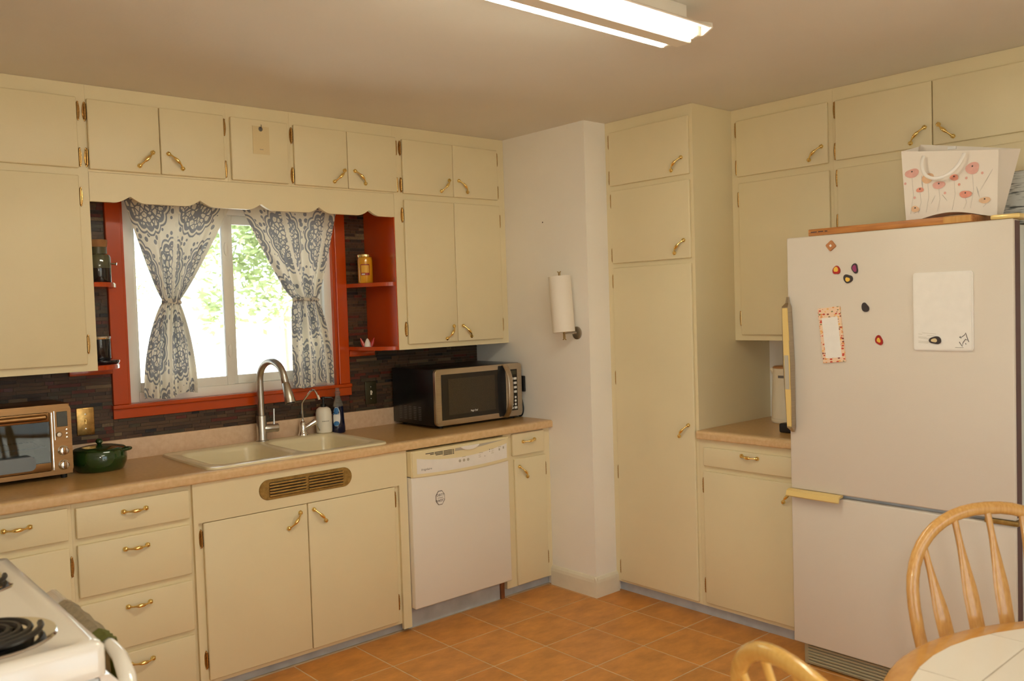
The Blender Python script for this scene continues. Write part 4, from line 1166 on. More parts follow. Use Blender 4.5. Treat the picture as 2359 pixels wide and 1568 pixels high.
# ---------------------------------------------------------------- note on the narrow cabinet panel
nt = thing('hanging_note', 'small tan paper note hung from a clear hook on cabinet', 'note', (-1.4795, -0.319, 2.273))
FN = FS(-0.317)
bm = B(); fbox(bm, FN, -1.5195, -1.4395, 2.274, 2.400, 0.0006, 0.0022); obj('paper', bm, 'note_paper', nt, smooth=False)
bm = B(); lathe(bm, [(0.011, 0.002), (0.010, 0.004), (0.004, 0.006), (0.003, 0.012), (0, 0.013)], FN(-1.480, 2.388, 0), 16, '-y')
tube(bm, [FN(-1.480, 2.390, 0.009), FN(-1.480, 2.402, 0.012), FN(-1.480, 2.406, 0.008)], 0.002, 8)
obj('suction_hook', bm, 'clear_plastic', nt)
bm = B(); fbox(bm, FN, -1.488, -1.470, 2.293, 2.298, 0.0021, 0.0025); obj('printed_mark', bm, 'grout_light', nt, smooth=False)

# ---------------------------------------------------------------- jars, candle and figure on the corner shelves
def jar_profile(r, z, h): return [(0, z), (r * 0.92, z), (r, z + 0.006), (r, z + h * 0.72), (r * 0.97, z + h * 0.78), (r * 0.8, z + h * 0.83), (r * 0.78, z + h), (0, z + h)]
JC = (-2.158, -0.150); z = 1.6955
j = thing('glass_jar', 'greenish glass jar with cork stopper on left corner shelf', 'jar', (JC[0], JC[1], z))
bm = B(); lathe(bm, [(0, z), (0.046, z), (0.049, z + 0.005), (0.049, z + 0.062), (0, z + 0.062)], (JC[0], JC[1], 0), 28); obj('contents', bm, 'jar_contents', j)
bm = B(); lathe(bm, [(0.0495, z + 0.0625), (0.0495, z + 0.108), (0.046, z + 0.118), (0.036, z + 0.124), (0.036, z + 0.152), (0, z + 0.152)], (JC[0], JC[1], 0), 28); obj('upper_glass', bm, 'jar_glass', j)
bm = B(); lathe(bm, [(0.037, z + 0.1525), (0.040, z + 0.178), (0.038, z + 0.183), (0, z + 0.183)], (JC[0], JC[1], 0), 24); obj('stopper', bm, 'cork', j)
bm = B(); tube(bm, [(JC[0] + 0.048, JC[1] - 0.012, z + 0.082), (JC[0] + 0.062, JC[1] - 0.018, z + 0.082), (JC[0] + 0.068, JC[1] - 0.021, z + 0.081)], [0.004, 0.004, 0.0065], 10); obj('spigot', bm, 'chrome', j)
KC = (-2.172, -0.155); z = 1.3545
j = thing('lidded_jar', 'black canister jar with silver rim on lower left shelf', 'jar', (KC[0], KC[1], z))
bm = B(); lathe(bm, [(0, z + 0.018), (0.042, z + 0.018), (0.045, z + 0.024), (0.045, z + 0.104), (0, z + 0.104)], (KC[0], KC[1], 0), 28); obj('canister', bm, 'black_jar', j)
bm = B(); lathe(bm, [(0.046, z + 0.1045), (0.048, z + 0.110), (0.046, z + 0.116), (0, z + 0.117)], (KC[0], KC[1], 0), 28); obj('rim', bm, 'chrome', j)
bm = B(); lathe(bm, [(0, z), (0.066, z), (0.070, z + 0.006), (0.070, z + 0.014), (0.06, z + 0.0175), (0, z + 0.0175)], (KC[0] + 0.008, KC[1] + 0.0, 0), 32); obj('tray', bm, 'black_jar', j)
CC = (-0.836, -0.130); z = 1.6885
cdl = thing('jar_candle', 'yellow jar candle with gold lid on the upper right shelf', 'candle', (CC[0], CC[1], z))
bm = B(); lathe(bm, [(0, z), (0.036, z), (0.039, z + 0.006), (0.039, z + 0.118), (0.037, z + 0.128), (0.036, z + 0.135), (0, z + 0.135)], (CC[0], CC[1], 0), 30); cb = obj('glass', bm, 'candle_yellow', cdl)
bm = B(); lathe(bm, [(0.0405, z + 0.1355), (0.0415, z + 0.139), (0.0415, z + 0.148), (0.039, z + 0.151), (0, z + 0.1515)], (CC[0], CC[1], 0), 30); obj('lid', bm, 'gold_lid', cdl)
def wrap_rect(c, r, a0, hw, z0, z1, mat, name, par, n=8):
    bm = B(); lo, hi = [], []
    for k in range(n + 1):
        an = a0 + (-hw + 2 * hw * k / n) / r
        lo.append(bm.verts.new((c[0] + r * math.cos(an), c[1] + r * math.sin(an), z0))); hi.append(bm.verts.new((c[0] + r * math.cos(an), c[1] + r * math.sin(an), z1)))
    for k in range(n): bm.faces.new((lo[k], lo[k + 1], hi[k + 1], hi[k]))
    return obj(name, bm, mat, par)
fa = math.atan2(-0.86, -0.55)
lb = wrap_rect(CC, 0.0392, fa, 0.024, z + 0.040, z + 0.098, 'label_red', 'label', cdl)
wrap_rect(CC, 0.0395, fa, 0.0205, z + 0.053, z + 0.093, 'candle_label', 'label_face', lb)
wrap_rect(CC, 0.0396, fa - 0.25, 0.009, z + 0.043, z + 0.049, 'print_white', 'label_print', lb)
CT_ = (-0.842, -0.135); z = 1.3555
ca = thing('cat_ornament', 'tiny white and red cat-eared ornament on the lowest right shelf', 'ornament', (CT_[0], CT_[1], z))
bm = B(); lathe(bm, [(0, z), (0.019, z), (0.018, z + 0.01), (0.010, z + 0.032), (0.003, z + 0.042), (0, z + 0.043)], (CT_[0], CT_[1], 0), 14); obj('body', bm, 'print_white', ca)
for s in (-1, 1):
    bm = B(); tube(bm, [(CT_[0] + s * 0.014, CT_[1] + s * -0.010, z + 0.001), (CT_[0] + s * 0.022, CT_[1] - s * 0.015, z + 0.022), (CT_[0] + s * 0.030, CT_[1] - s * 0.02, z + 0.046)], [0.010, 0.009, 0.0015], 8); obj('ear', bm, 'red_plastic', ca)

# ---------------------------------------------------------------- curtains
def curtain(label, ytop, x0t, x1t, zt, xc, hw, ztie, x0b, x1b, zb, seed):
    random.seed(seed)
    c = thing('curtain', label, 'curtain', ((x0b + x1b) / 2, -0.065, zb))
    bm = B(); uvl = bm.loops.layers.uv.new('UVMap')
    NU, NV = 90, 90
    L = zt - zb
    V = {}
    W = 0.62
    for j in range(NV + 1):
        v = j / NV; zz = zt - L * v
        if zz >= ztie:
            s = (zz - ztie) / (zt - ztie); e = s ** 0.88
            a = (xc - hw) * (1 - e) + x0t * e; b = (xc + hw) * (1 - e) + x1t * e
            g = 1 - s
        else:
            s = (ztie - zz) / (ztie - zb); e = math.sin(min(1, s * 1.05) * math.pi / 2) ** 0.8 if s < 0.95 else 1
            a = (xc - hw) * (1 - e) + x0b * e; b = (xc + hw) * (1 - e) + x1b * e
            g = 1 - s * 0.35
        for i in range(NU + 1):
            u = i / NU
            x = a + (b - a) * u
            amp = 0.004 + 0.017 * g ** 1.2
            f = math.sin(u * 2 * math.pi * 3.4 + 0.7 * seed) * amp + math.sin(u * 2 * math.pi * 6.7 + 1.3) * amp * 0.35
            pinch = math.exp(-((zz - ztie) / 0.03) ** 2)
            dz = 0.02 * (u - 0.5) * (1 if zz < ztie else 0) * ((ztie - zz) / (ztie - zb)) + 0.008 * math.sin(u * 9 + seed) * v ** 3
            V[i, j] = bm.verts.new((x, -0.066 + f * (1 - 0.55 * pinch) - 0.012 * pinch * math.sin(math.pi * u), zz + dz))
    for j in range(NV):
        for i in range(NU):
            fc = bm.faces.new((V[i, j], V[i, j + 1], V[i + 1, j + 1], V[i + 1, j]))
            for lp, (uu, vv) in zip(fc.loops, ((i, j), (i, j + 1), (i + 1, j + 1), (i + 1, j))):
                lp[uvl].uv = (W * uu / NU + seed * 0.35, L * 1.02 * vv / NV + seed * 0.17)
    o = obj('panel', bm, 'curtain_print', c, ang=180)
    pts = []
    for k in range(17):
        an = 2 * math.pi * k / 16
        pts.append((xc + (hw + 0.004) * math.cos(an), -0.067 + 0.021 * math.sin(an), ztie + 0.004 * math.sin(an * 2)))
    bm = B(); tube(bm, pts, 0.006, 8, cap=False, flat=(1.0, 2.2))
    uvl = bm.loops.layers.uv.new('UVMap')
    for fc in bm.faces:
        for lp in fc.loops: lp[uvl].uv = (lp.vert.co.x * 1.5, lp.vert.co.z * 1.5)
    obj('tie_band', bm, 'curtain_print', c)
curtain('left patterned curtain tied in at its middle', -0.06, -2.017, -1.524, 2.075, -1.829, 0.034, 1.615, -1.962, -1.726, 1.182, 1)
curtain('right patterned curtain tied in at its middle', -0.06, -1.480, -0.958, 2.075, -1.155, 0.062, 1.612, -1.230, -1.016, 1.172, 2)
bm = B(); tube(bm, [(-2.075, -0.066, 2.082), (-0.9, -0.066, 2.082)], 0.006, 10)
for x in (-2.075, -0.9): cyl(bm, (x, -0.066, 2.082), (x, -0.025, 2.082), 0.005)
o = obj('curtain_rod', bm, 'chrome'); tag(o, 'thin curtain rod hidden behind the valance', 'curtain rod')

# ---------------------------------------------------------------- paper towel holder on the chase
hold = thing('towel_holder', 'bronze metal paper towel holder mounted on the wall', 'holder', (-0.06, -0.84, 1.36))
T0 = Vector((-0.082, -0.838, 1.366)); tilt = Vector((0.0, 0.075, 1)).normalized()
def tp(h, dy=0.0): return T0 + tilt * h + Vector((0, dy, 0))
bm = B()
for dy in (-0.0045, 0.0045): tube(bm, [tp(-0.006, dy * 2.6), tp(-0.004, dy * 1.2), tp(0.0, dy), tp(0.345, dy), tp(0.349, dy * 1.2), tp(0.351, dy * 2.6)], 0.0026, 8)
obj('rod', bm, 'dull_brass', hold)
bm = B(); tube(bm, [tp(0.026, -0.004), Vector((-0.05, -0.845, 1.393)), Vector((-0.004, -0.848, 1.393))], [0.004, 0.005, 0.008], 10); obj('arm', bm, 'nickel', hold)
bm = B(); lathe(bm, [(0.034, 0), (0.034, 0.004), (0.028, 0.007), (0, 0.008)], (-0.0005, -0.852, 1.392), 28, '-x'); obj('wall_disc', bm, 'nickel', hold)
bm = B(); tube(bm, [tp(0.040), tp(0.033), tp(0.034), tp(0.326), tp(0.327), tp(0.320), tp(0.040)], [0.021, 0.021, 0.059, 0.059, 0.021, 0.0205, 0.0205], 36, cap=False, ref=(1, 0, 0))
o = obj('paper_towel_roll', bm, 'paper'); tag(o, 'white paper towel roll hanging on the wall holder', 'paper towel')
bm = B(); lathe(bm, [(0.004, 0), (0.004, 0.0008), (0, 0.001)], (0, -0.612, 1.995), 8, '-x')
o = obj('nail', bm, 'brown_dark'); tag(o, 'small dark nail head high on the boxed wall corner', 'nail')

# ---------------------------------------------------------------- ceiling lights
def ceiling_light(label, CX, CY):
    cl = thing('ceiling_light', label, 'light', (CX, CY, 2.396), group='fluorescent ceiling lights')
    LX0, LX1 = CX - 0.6225, CX + 0.6225
    def crossprism(bm, sec, x0, x1): return prism(bm, sec, lambda a, b, d: (d, CY + a, b), x0, x1)
    bm = B(); bx(bm, LX0, LX1 - 0.05, CY - 0.055, CY + 0.055, 2.440, H - 0.0005, 0.004); obj('housing', bm, 'fixture_white', cl)
    bm = B()
    sec = [(-0.113, 2.415), (-0.110, 2.411), (-0.036, 2.436), (-0.030, 2.386), (-0.027, 2.383), (0.027, 2.383), (0.030, 2.386), (0.036, 2.436), (0.110, 2.411), (0.113, 2.415), (0.060, 2.446), (-0.060, 2.446)]
    crossprism(bm, sec, LX0, LX1); obj('reflector', bm, 'fixture_white', cl, smooth=False)
    for x0, x1 in ((LX1 - 0.004, LX1 + 0.004), (LX0 - 0.004, LX0 + 0.004)):
        bm = B(); crossprism(bm, [(-0.114, 2.410), (-0.08, 2.394), (0.08, 2.394), (0.114, 2.410), (0.113, 2.426), (0.06, 2.446), (-0.06, 2.446), (-0.113, 2.426)], x0, x1); obj('end_plate', bm, 'fixture_white', cl, smooth=False)
    for s in (-1, 1):
        y = CY + s * 0.060
        bm = B(); tube(bm, [(LX0 + 0.03, y, 2.404), (LX0 + 0.034, y, 2.404), (LX1 - 0.034, y, 2.404), (LX1 - 0.03, y, 2.404)], [0.012, 0.019, 0.019, 0.012], 20); obj('tube', bm, 'tube_glow', cl)
        for xa, xb in ((LX0 + 0.006, LX0 + 0.029), (LX1 - 0.029, LX1 - 0.006)):
            bm = B(); bx(bm, xa, xb, y - 0.014, y + 0.014, 2.392, 2.43, 0.003); obj('lamp_holder', bm, 'fixture_white', cl)
ceiling_light('white two tube fluorescent ceiling light at the top of the picture', -1.5475, -2.285)
ceiling_light('unseen second fluorescent ceiling light added behind the camera as fill', -2.45, -4.95)  # unseen extra fixture, added to brighten the kitchen from behind the camera

# ---------------------------------------------------------------- refrigerator
fr_ = thing('refrigerator', 'almond white bottom freezer refrigerator covered with magnets', 'refrigerator', (0.36, -2.54, 0))
RX = -0.036
FF = FW(RX)
A0, A1 = 2.112, 2.972
bm = B(); bx(bm, 0.045, 0.77, -A1 + 0.008, -A0 - 0.004, 0.035, 1.772, 0.006); obj('cabinet_shell', bm, 'fridge_shell', fr_)
bm = B(); fbox(bm, FF, A0 + 0.008, A1 - 0.012, 0.10, 1.775, -0.082, -0.058); obj('door_gasket', bm, 'fridge_side', fr_, smooth=False)
def fdoor(z0, z1):
    bm = B(); fbox(bm, FF, A0, A1, z0, z1, -0.058, 0.0, 0.006, 3)
    d = obj('door', bm, 'fridge_white', fr_)
    bm = B(); fbox(bm, FF, A1 - 0.002, A1 + 0.0012, z0 + 0.01, z1 - 0.006, -0.056, -0.012); obj('edge_trim', bm, 'fridge_side', d, smooth=False)
    return d
ud = fdoor(0.746, 1.788); ld_ = fdoor(0.098, 0.730)
# upright handle on the upper door
sec = [(0.004, 1.505), (0.004, 1.03), (0.012, 0.998), (0.040, 0.998), (0.040, 1.48), (0.034, 1.505)]
bm = B()
hp = [(1.545, 0.006, 0.012, 0.004), (1.520, 0.010, 0.016, 0.007), (1.505, 0.016, 0.034, 0.0138), (1.27, 0.018, 0.0365, 0.0180), (1.006, 0.017, 0.034, 0.0115), (1.000, 0.014, 0.026, 0.010), (0.985, 0.008, 0.010, 0.005)]
rings_ = []
for zz, _, oo, hw in hp:
    ac = 2.119 + (1.5 - zz) * 0.0235
    rings_.append([bm.verts.new(FF(ac + s, zz, q)) for s, q in ((-hw, 0.003), (hw, 0.003), (hw, oo), (-hw, oo))])
for a, b in zip(rings_, rings_[1:]): bridge(bm, a, b)
bm.faces.new(rings_[0]); bm.faces.new(rings_[-1])
bmesh.ops.recalc_face_normals(bm, faces=bm.faces)
hh = obj('door_handle', bm, 'steel', ud)
bm = B(); prism(bm, [(2.1075, 1.500), (2.131, 1.500), (2.142, 1.27), (2.140, 1.01), (2.121, 1.01), (2.110, 1.27)], FF, 0.026, 0.0375, 0.002); hi_ = obj('handle_inlay', bm, 'fridge_gold', hh)
bm = B(); prism(bm, [(2.1145, 1.305), (2.1335, 1.305), (2.1365, 1.165), (2.1175, 1.165)], FF, 0.036, 0.0395, 0.001); obj('grip_badge', bm, 'panel_grey', hi_)
# lip handle on the freezer
bm = B(); prism(bm, [(0.746, -0.004), (0.748, 0.012), (0.742, 0.030), (0.722, 0.036), (0.718, 0.032), (0.736, 0.024), (0.738, -0.004)], lambda zz, o, d: FF(d, zz, o), A0 - 0.004, A0 + 0.228)
obj('lip_handle', bm, 'fridge_gold', ld_)
bm = B(); fbox(bm, FF, A0 + 0.02, A1 - 0.01, 0.731, 0.745, -0.05, -0.03); obj('gap_shadow', bm, 'toe_shade_grey', fr_, smooth=False)
bm = B(); fbox(bm, FF, A1 - 0.10, A1 + 0.01, 0.7305, 0.7455, -0.05, 0.008, 0.002); obj('hinge_bracket', bm, 'dull_brass', fr_)
bm = B(); fbox(bm, FF, A0 + 0.03, A1 - 0.03, 0.004, 0.092, -0.09, -0.03, 0.004); gr = obj('base_grille', bm, 'grille_beige', fr_)
for k in range(6):
    bm = B(); fbox(bm, FF, A0 + 0.05, A1 - 0.05, 0.014 + k * 0.013, 0.0215 + k * 0.013, -0.031, -0.022, 0.002); obj('slat', bm, 'grille_beige', gr)
bm = B(); bx(bm, -0.03, 0.10, -2.99, -2.895, 1.789, 1.806, 0.006); obj('top_hinge_cover', bm, 'fridge_gold', fr_)
for s in (A0 + 0.07, A1 - 0.07):
    bm = B(); cyl(bm, (0.08, -s, 0.0), (0.08, -s, 0.036), 0.018); cyl(bm, (0.7, -s, 0.0), (0.7, -s, 0.036), 0.018); obj('foot', bm, 'black_plastic', fr_)

# things stuck on the fridge door
AX = ((0, -1, 0), (0, 0, 1))
wb = thing('whiteboard', 'small white dry erase board stuck on the refrigerator door', 'whiteboard', (RX - 0.004, -2.737, 1.333))
bm = B(); prism(bm, rrect(2.633, 2.842, 1.333, 1.618, 0.010), FF, 0.0005, 0.010, 0.004); obj('frame', bm, 'panel_white', wb)
bm = B(); prism(bm, rrect(2.641, 2.834, 1.343, 1.610, 0.006), FF, 0.009, 0.0106); obj('writing_surface', bm, 'panel_white', wb)
def stroke(par, pts, mat='print_grey', r=0.0007, o=0.0108):
    bm = B(); tube(bm, [FF(a, z, o) for a, z in pts], r, 6); obj('ink_stroke', bm, mat, par)
for (a, z_, w) in ((2.652, 1.394, 0.014), (2.666, 1.398, 0.05), (2.684, 1.389, 0.03), (2.652, 1.384, 0.030), (2.652, 1.380, 0.05), (2.652, 1.368, 0.05), (2.652, 1.363, 0.035)):
    stroke(wb, [(a, z_), (a + w, z_ - w * 0.09)], 'panel_grey', 0.0005)
for pts in ([(2.796, 1.366), (2.806, 1.350), (2.809, 1.364), (2.818, 1.376), (2.823, 1.372)], [(2.797, 1.382), (2.803, 1.379), (2.800, 1.386), (2.797, 1.382)], [(2.804, 1.383), (2.814, 1.390), (2.818, 1.398), (2.822, 1.384), (2.828, 1.366)], [(2.817, 1.361), (2.819, 1.357)]):
    stroke(wb, pts, 'print_black', 0.0011)
stroke(wb, [(2.782, 1.346), (2.810, 1.346)], 'print_grey', 0.0007)
np_ = thing('notepad', 'tall notepad with a leafy border tilted on refrigerator door', 'notepad', (RX - 0.003, -2.308, 1.27))
Mn = basis(FF, 2.3075, 1.389, 0.0006, R(5.5))
def np_obj(name, w0, w1, h0, h1, o0, o1, mat, par):
    bm = B(); bx(bm, w0, w1, h0, h1, o0, o1); me = mesh_from(name, bm, mat, smooth=False); return inst(name, me, par, Mn)
pdd = np_obj('pad', -0.0475, 0.0475, -0.110, 0.110, 0.0, 0.0055, 'leaf_border', np_)
np_obj('blank_area', -0.034, 0.034, -0.092, 0.070, 0.0053, 0.0059, 'panel_white', np_)
# fridge magnets: plain coloured shapes
def blob(n, ra, rb, seed, wob=0.14):
    random.seed(seed); ph = [random.uniform(0, 6.28) for _ in range(3)]
    return [((1 + wob * math.sin(2 * q + ph[0]) + wob * 0.6 * math.sin(3 * q + ph[1])) * ra * math.cos(q), (1 + wob * math.sin(2 * q + ph[0]) + wob * 0.6 * math.sin(3 * q + ph[1])) * rb * math.sin(q)) for q in [2 * math.pi * k / n for k in range(n)]]
def magnet(label, a, z_, ra, rb, mat, mat2, seed, o=0.0006, sc=0.62, off=(0, 0), poly=None, rot=0, cat='magnet'):
    t = thing('fridge_magnet', label, cat, FF(a, z_ - rb, o), group='small magnets on the refrigerator')
    pl = poly or blob(18, ra, rb, seed)
    c, s = math.cos(rot), math.sin(rot)
    pl = [(a + p * c - q * s, z_ + p * s + q * c) for p, q in pl]
    bm = B(); prism(bm, pl, FF, o, o + 0.0055, 0.0012); obj('base', bm, mat, t)
    if mat2:
        pl2 = [(a + off[0] + (p - a) * sc, z_ + off[1] + (q - z_) * sc) for p, q in pl]
        bm = B(); prism(bm, pl2, FF, o + 0.005, o + 0.0066, 0.0006); obj('inlay', bm, mat2, t)
    return t
magnet('brown rounded square magnet at top of refrigerator door', 2.310, 1.743, 0.018, 0.018, 'magnet_brown', 'print_white', 1, sc=0.26, poly=rrect(-0.0165, 0.0165, -0.0165, 0.0165, 0.005), rot=R(38))
magnet('small yellow and red magnet, left of the upper three', 2.332, 1.645, 0.014, 0.019, 'magnet_red', 'magnet_yellow', 3, sc=0.6, off=(-0.001, 0.003))
magnet('small purple and tan magnet, right of the upper three', 2.408, 1.648, 0.014, 0.018, 'magnet_dark', 'magnet_purple', 5, sc=0.68)
magnet('small dark magnet with yellow centre, lowest of the upper three', 2.379, 1.609, 0.017, 0.019, 'magnet_dark', 'magnet_yellow', 7, sc=0.5, off=(0, -0.003))
magnet('small plain dark grey magnet in the middle of refrigerator door', 2.447, 1.495, 0.014, 0.018, 'magnet_dark', None, 9)
magnet('small red-brown magnet with tan centre left of the whiteboard', 2.500, 1.369, 0.014, 0.019, 'magnet_red', 'magnet_yellow', 11, sc=0.5)
magnet('dark red magnet with tan centre stuck on the whiteboard', 2.714, 1.371, 0.019, 0.016, 'magnet_dark', 'note_paper', 13, o=0.0108, sc=0.5, off=(-0.003, 0))

# things on top of the fridge
cbd = thing('cutting_board', 'wooden cutting board lying on top of the refrigerator', 'cutting board', (0.13, -2.52, 1.7885))
bm = B(); bx(bm, -0.022, 0.26, -2.835, -2.203, 1.7890, 1.8165, 0.003); obj('board', bm, 'board_wood', cbd)
bm = B(); bx(bm, -0.0225, -0.0212, -2.83, -2.735, 1.792, 1.814); obj('end_block', bm, 'wood_light', cbd)
for y_, w_ in ((-2.228, 0.026), (-2.258, 0.022), (-2.281, 0.012)):
    bm = B(); bx(bm, -0.0224, -0.0215, y_ - w_ / 2, y_ + w_ / 2, 1.802, 1.806); obj('branded_mark', bm, 'brown_dark', cbd, smooth=False)

gb = thing('gift_bag', 'white gift bag with pink poppies on top of the refrigerator', 'bag', (0.12, -2.73, 1.8165))
def P3(a, z_, x): return (x, -a, z_)
bm = B()
NB = 24
ft_, fb_, bt_, bb_ = [], [], [], []
for k in range(NB + 1):
    u = k / NB
    a_t = 2.552 + 0.344 * u; a_b = 2.565 + 0.322 * u
    arch = 0.034 * max(0.0, math.sin(math.pi * min(1, max(0, (u - 0.12) / 0.72)))) if u < 0.84 else 0
    zb_ = 1.8175 - 0.012 * max(0.0, (u - 0.85) / 0.15) + arch * 0.6
    x_t = 0.055 + 0.012 * math.sin(math.pi * u); x_b = 0.06
    ft_.append((a_t, 2.086 - 0.046 * u, x_t)); fb_.append((a_b, zb_, x_b))
    bt_.append((2.580 + 0.352 * u, 2.118 - 0.071 * u, 0.16 - 0.006 * math.sin(math.pi * u))); bb_.append((2.572 + 0.314 * u, 1.8175 + arch * 0.4, 0.12))
NZ = 8
def grid(r0, r1):
    rows = []
    for j in range(NZ + 1):
        s = j / NZ
        rows.append([bm.verts.new(P3(*(p * (1 - s) + q * s for p, q in zip(A_, B_)))) for A_, B_ in zip(r0, r1)])
    for j in range(NZ):
        for k in range(NB): bm.faces.new((rows[j][k], rows[j][k + 1], rows[j + 1][k + 1], rows[j + 1][k]))
    return rows
gf = grid(ft_, fb_); gbk = grid(bt_, bb_)
for idx in (0, NB):
    mids = []
    for j in range(NZ + 1):
        p, q = gf[j][idx].co, gbk[j][idx].co
        mids.append(bm.verts.new((p + q) / 2 + Vector((0, (-1 if idx == 0 else 0.35) * 0.03 * (1 - j / NZ), 0))))
    for j in range(NZ):
        bm.faces.new((gf[j][idx], mids[j], mids[j + 1], gf[j + 1][idx])); bm.faces.new((mids[j], gbk[j][idx], gbk[j + 1][idx], mids[j + 1]))
for k in range(NB): bm.faces.new((gf[NZ][k], gf[NZ][k + 1], gbk[NZ][k + 1], gbk[NZ][k]))
bmesh.ops.recalc_face_normals(bm, faces=bm.faces)
bag = obj('bag_body', bm, 'bag_paper', gb, ang=30)
def bagpt(a, z_, o=0.0):
    u = (a - 2.55) / 0.352; s = (z_ - 1.8175) / 0.26
    return (0.0575 + (0.012 * math.sin(math.pi * min(1, max(0, u)))) * s - o - 0.002, -a, z_)
def flower(a, z_, ra, rb, mat, seed):
    bm = B(); pl = blob(22, ra, rb, seed, 0.09)
    vs_ = [bm.verts.new(bagpt(a + p, z_ + q, 0.0012)) for p, q in pl]; bm.faces.new(vs_)
    f_ = obj('printed_flower', bm, mat, gb)
    bm = B(); vs_ = [bm.verts.new(bagpt(a + 0.003 * math.cos(q), z_ + rb * 0.35 + 0.003 * math.sin(q), 0.0018)) for q in [6.283 * k / 8 for k in range(8)]]; bm.faces.new(vs_)
    obj('flower_centre', bm, 'magnet_dark', f_)
    bm = B(); tube(bm, [bagpt(a, z_ - rb, 0.0005), bagpt(a + 0.004, (z_ - rb + 1.85) / 2, 0.0005), bagpt(a - 0.006, 1.845, 0.0005)], 0.0005, 5); obj('printed_stem', bm, 'stem_print', gb)
for a, z_, ra, rb, m_, s_ in ((2.591, 1.998, 0.024, 0.018, 'pink_print', 1), (2.648, 1.972, 0.022, 0.018, 'peach_print', 2), (2.620, 1.932, 0.013, 0.010, 'coral_print', 3), (2.688, 1.942, 0.021, 0.015, 'pink_print', 4),
                              (2.742, 1.963, 0.016, 0.011, 'coral_print', 5), (2.806, 1.988, 0.026, 0.020, 'pink_print', 6), (2.782, 1.897, 0.020, 0.014, 'coral_print', 7), (2.848, 1.868, 0.018, 0.012, 'peach_print', 8), (2.602, 1.862, 0.015, 0.012, 'peach_print', 9)):
    flower(a, z_, ra, rb, m_, s_)
for a, z_, mt in ((2.566, 1.962, 'pink_print'), (2.84, 1.966, 'pink_print'), (2.785, 1.955, 'pink_print'), (2.760, 1.935, 'coral_print'), (2.60, 1.905, 'pink_print'), (2.71, 1.91, 'pink_print')):
    bm = B(); vs_ = [bm.verts.new(bagpt(a + 0.0045 * math.cos(q), z_ + 0.005 * math.sin(q), 0.001)) for q in [6.283 * k / 10 for k in range(10)]]; bm.faces.new(vs_); obj('printed_bud', bm, mt, gb)
for a0, z0_, a1, z1_ in ((2.875, 1.975, 2.83, 1.90), (2.70, 1.905, 2.718, 1.88), (2.82, 1.92, 2.83, 1.88), (2.675, 1.905, 2.66, 1.875), (2.63, 1.93, 2.625, 1.985)):
    bm = B(); tube(bm, [bagpt(a0, z0_), bagpt((a0 + a1) / 2, (z0_ + z1_) / 2), bagpt(a1, z1_)], [0.0006, 0.002, 0.0004], 6, flat=(1, 0.3)); obj('printed_leaf', bm, 'stem_print', gb)
pts = []
for k in range(21):
    q = math.pi * k / 20
    pts.append((0.046 - 0.018 * math.sin(q) ** 0.5, -(2.712 - 0.072 * math.cos(q) - 0.022 * math.sin(q)), 2.056 - 0.012 * (1 - math.cos(q)) / 2 - 0.086 * math.sin(q) ** 0.9))
bm = B(); tube(bm, pts, 0.006, 8, flat=(0.3, 1.0), ref=(1, 0, 0)); obj('ribbon_handle', bm, 'ribbon', gb)
bm = B(); prism(bm, [(2.685, 2.082), (2.715, 2.080), (2.715, 2.090), (2.685, 2.092)], lambda a, z_, d: (d, -a, z_), 0.150, 0.1535); obj('inner_tab', bm, 'ribbon', gb, smooth=False)
bb2 = thing('wrapped_box', 'grey box with birch bark print behind the gift bag', 'box', (0.31, -2.91, 1.79))
bm = B(); bx(bm, 0.245, 0.38, -2.978, -2.842, 1.7895, 1.972, 0.002); obj('box', bm, 'birch_print', bb2)
bm = B(); bx(bm, 0.242, 0.383, -2.981, -2.839, 1.960, 1.980, 0.002); obj('box_lid', bm, 'birch_print', bb2)

# ---------------------------------------------------------------- kettle on the right counter
KT = (0.640, -1.688)
kt = thing('electric_kettle', 'cream electric kettle with wooden lid beside the refrigerator', 'kettle', (KT[0], KT[1], 0.914))
bm = B(); lathe(bm, [(0, 0.9145), (0.072, 0.9145), (0.075, 0.919), (0.075, 0.934), (0.0745, 0.9355)], (KT[0], KT[1], 0), 36); obj('power_base', bm, 'kettle_cream', kt)
bm = B(); lathe(bm, [(0.0745, 0.9365), (0.074, 0.94), (0.064, 1.17), (0.063, 1.188), (0, 1.188)], (KT[0], KT[1], 0), 36)
tube(bm, [(KT[0] - 0.02, KT[1] + 0.045, 1.165), (KT[0] - 0.03, KT[1] + 0.068, 1.186)], [0.020, 0.008], 10)
kb_ = obj('kettle_body', bm, 'kettle_cream', kt)
bm = B(); lathe(bm, [(0.064, 1.1885), (0.064, 1.195), (0.058, 1.199), (0, 1.2)], (KT[0], KT[1], 0), 36); kl = obj('lid', bm, 'kettle_wood', kt)
bm = B(); lathe(bm, [(0.012, 1.199), (0.022, 1.203), (0.022, 1.207), (0, 1.209)], (KT[0], KT[1], 0), 20); obj('lid_knob', bm, 'chrome', kl)
pts = [(KT[0] - 0.02, KT[1] - 0.055, 1.17), (KT[0] - 0.03, KT[1] - 0.088, 1.165), (KT[0] - 0.035, KT[1] - 0.102, 1.12), (KT[0] - 0.034, KT[1] - 0.10, 1.02), (KT[0] - 0.03, KT[1] - 0.09, 0.975), (KT[0] - 0.022, KT[1] - 0.06, 0.962)]
bm = B(); tube(bm, pts, 0.011, 12, flat=(1, 1.3)); obj('handle', bm, 'kettle_wood', kt)
wrap_rect(KT, 0.0665, math.atan2(-0.18, -0.98), 0.017, 1.142, 1.155, 'print_grey', 'badge', kt)
bk = thing('scale_box', 'small black box on the counter behind the refrigerator handle', 'box', (0.36, -1.86, 0.914))
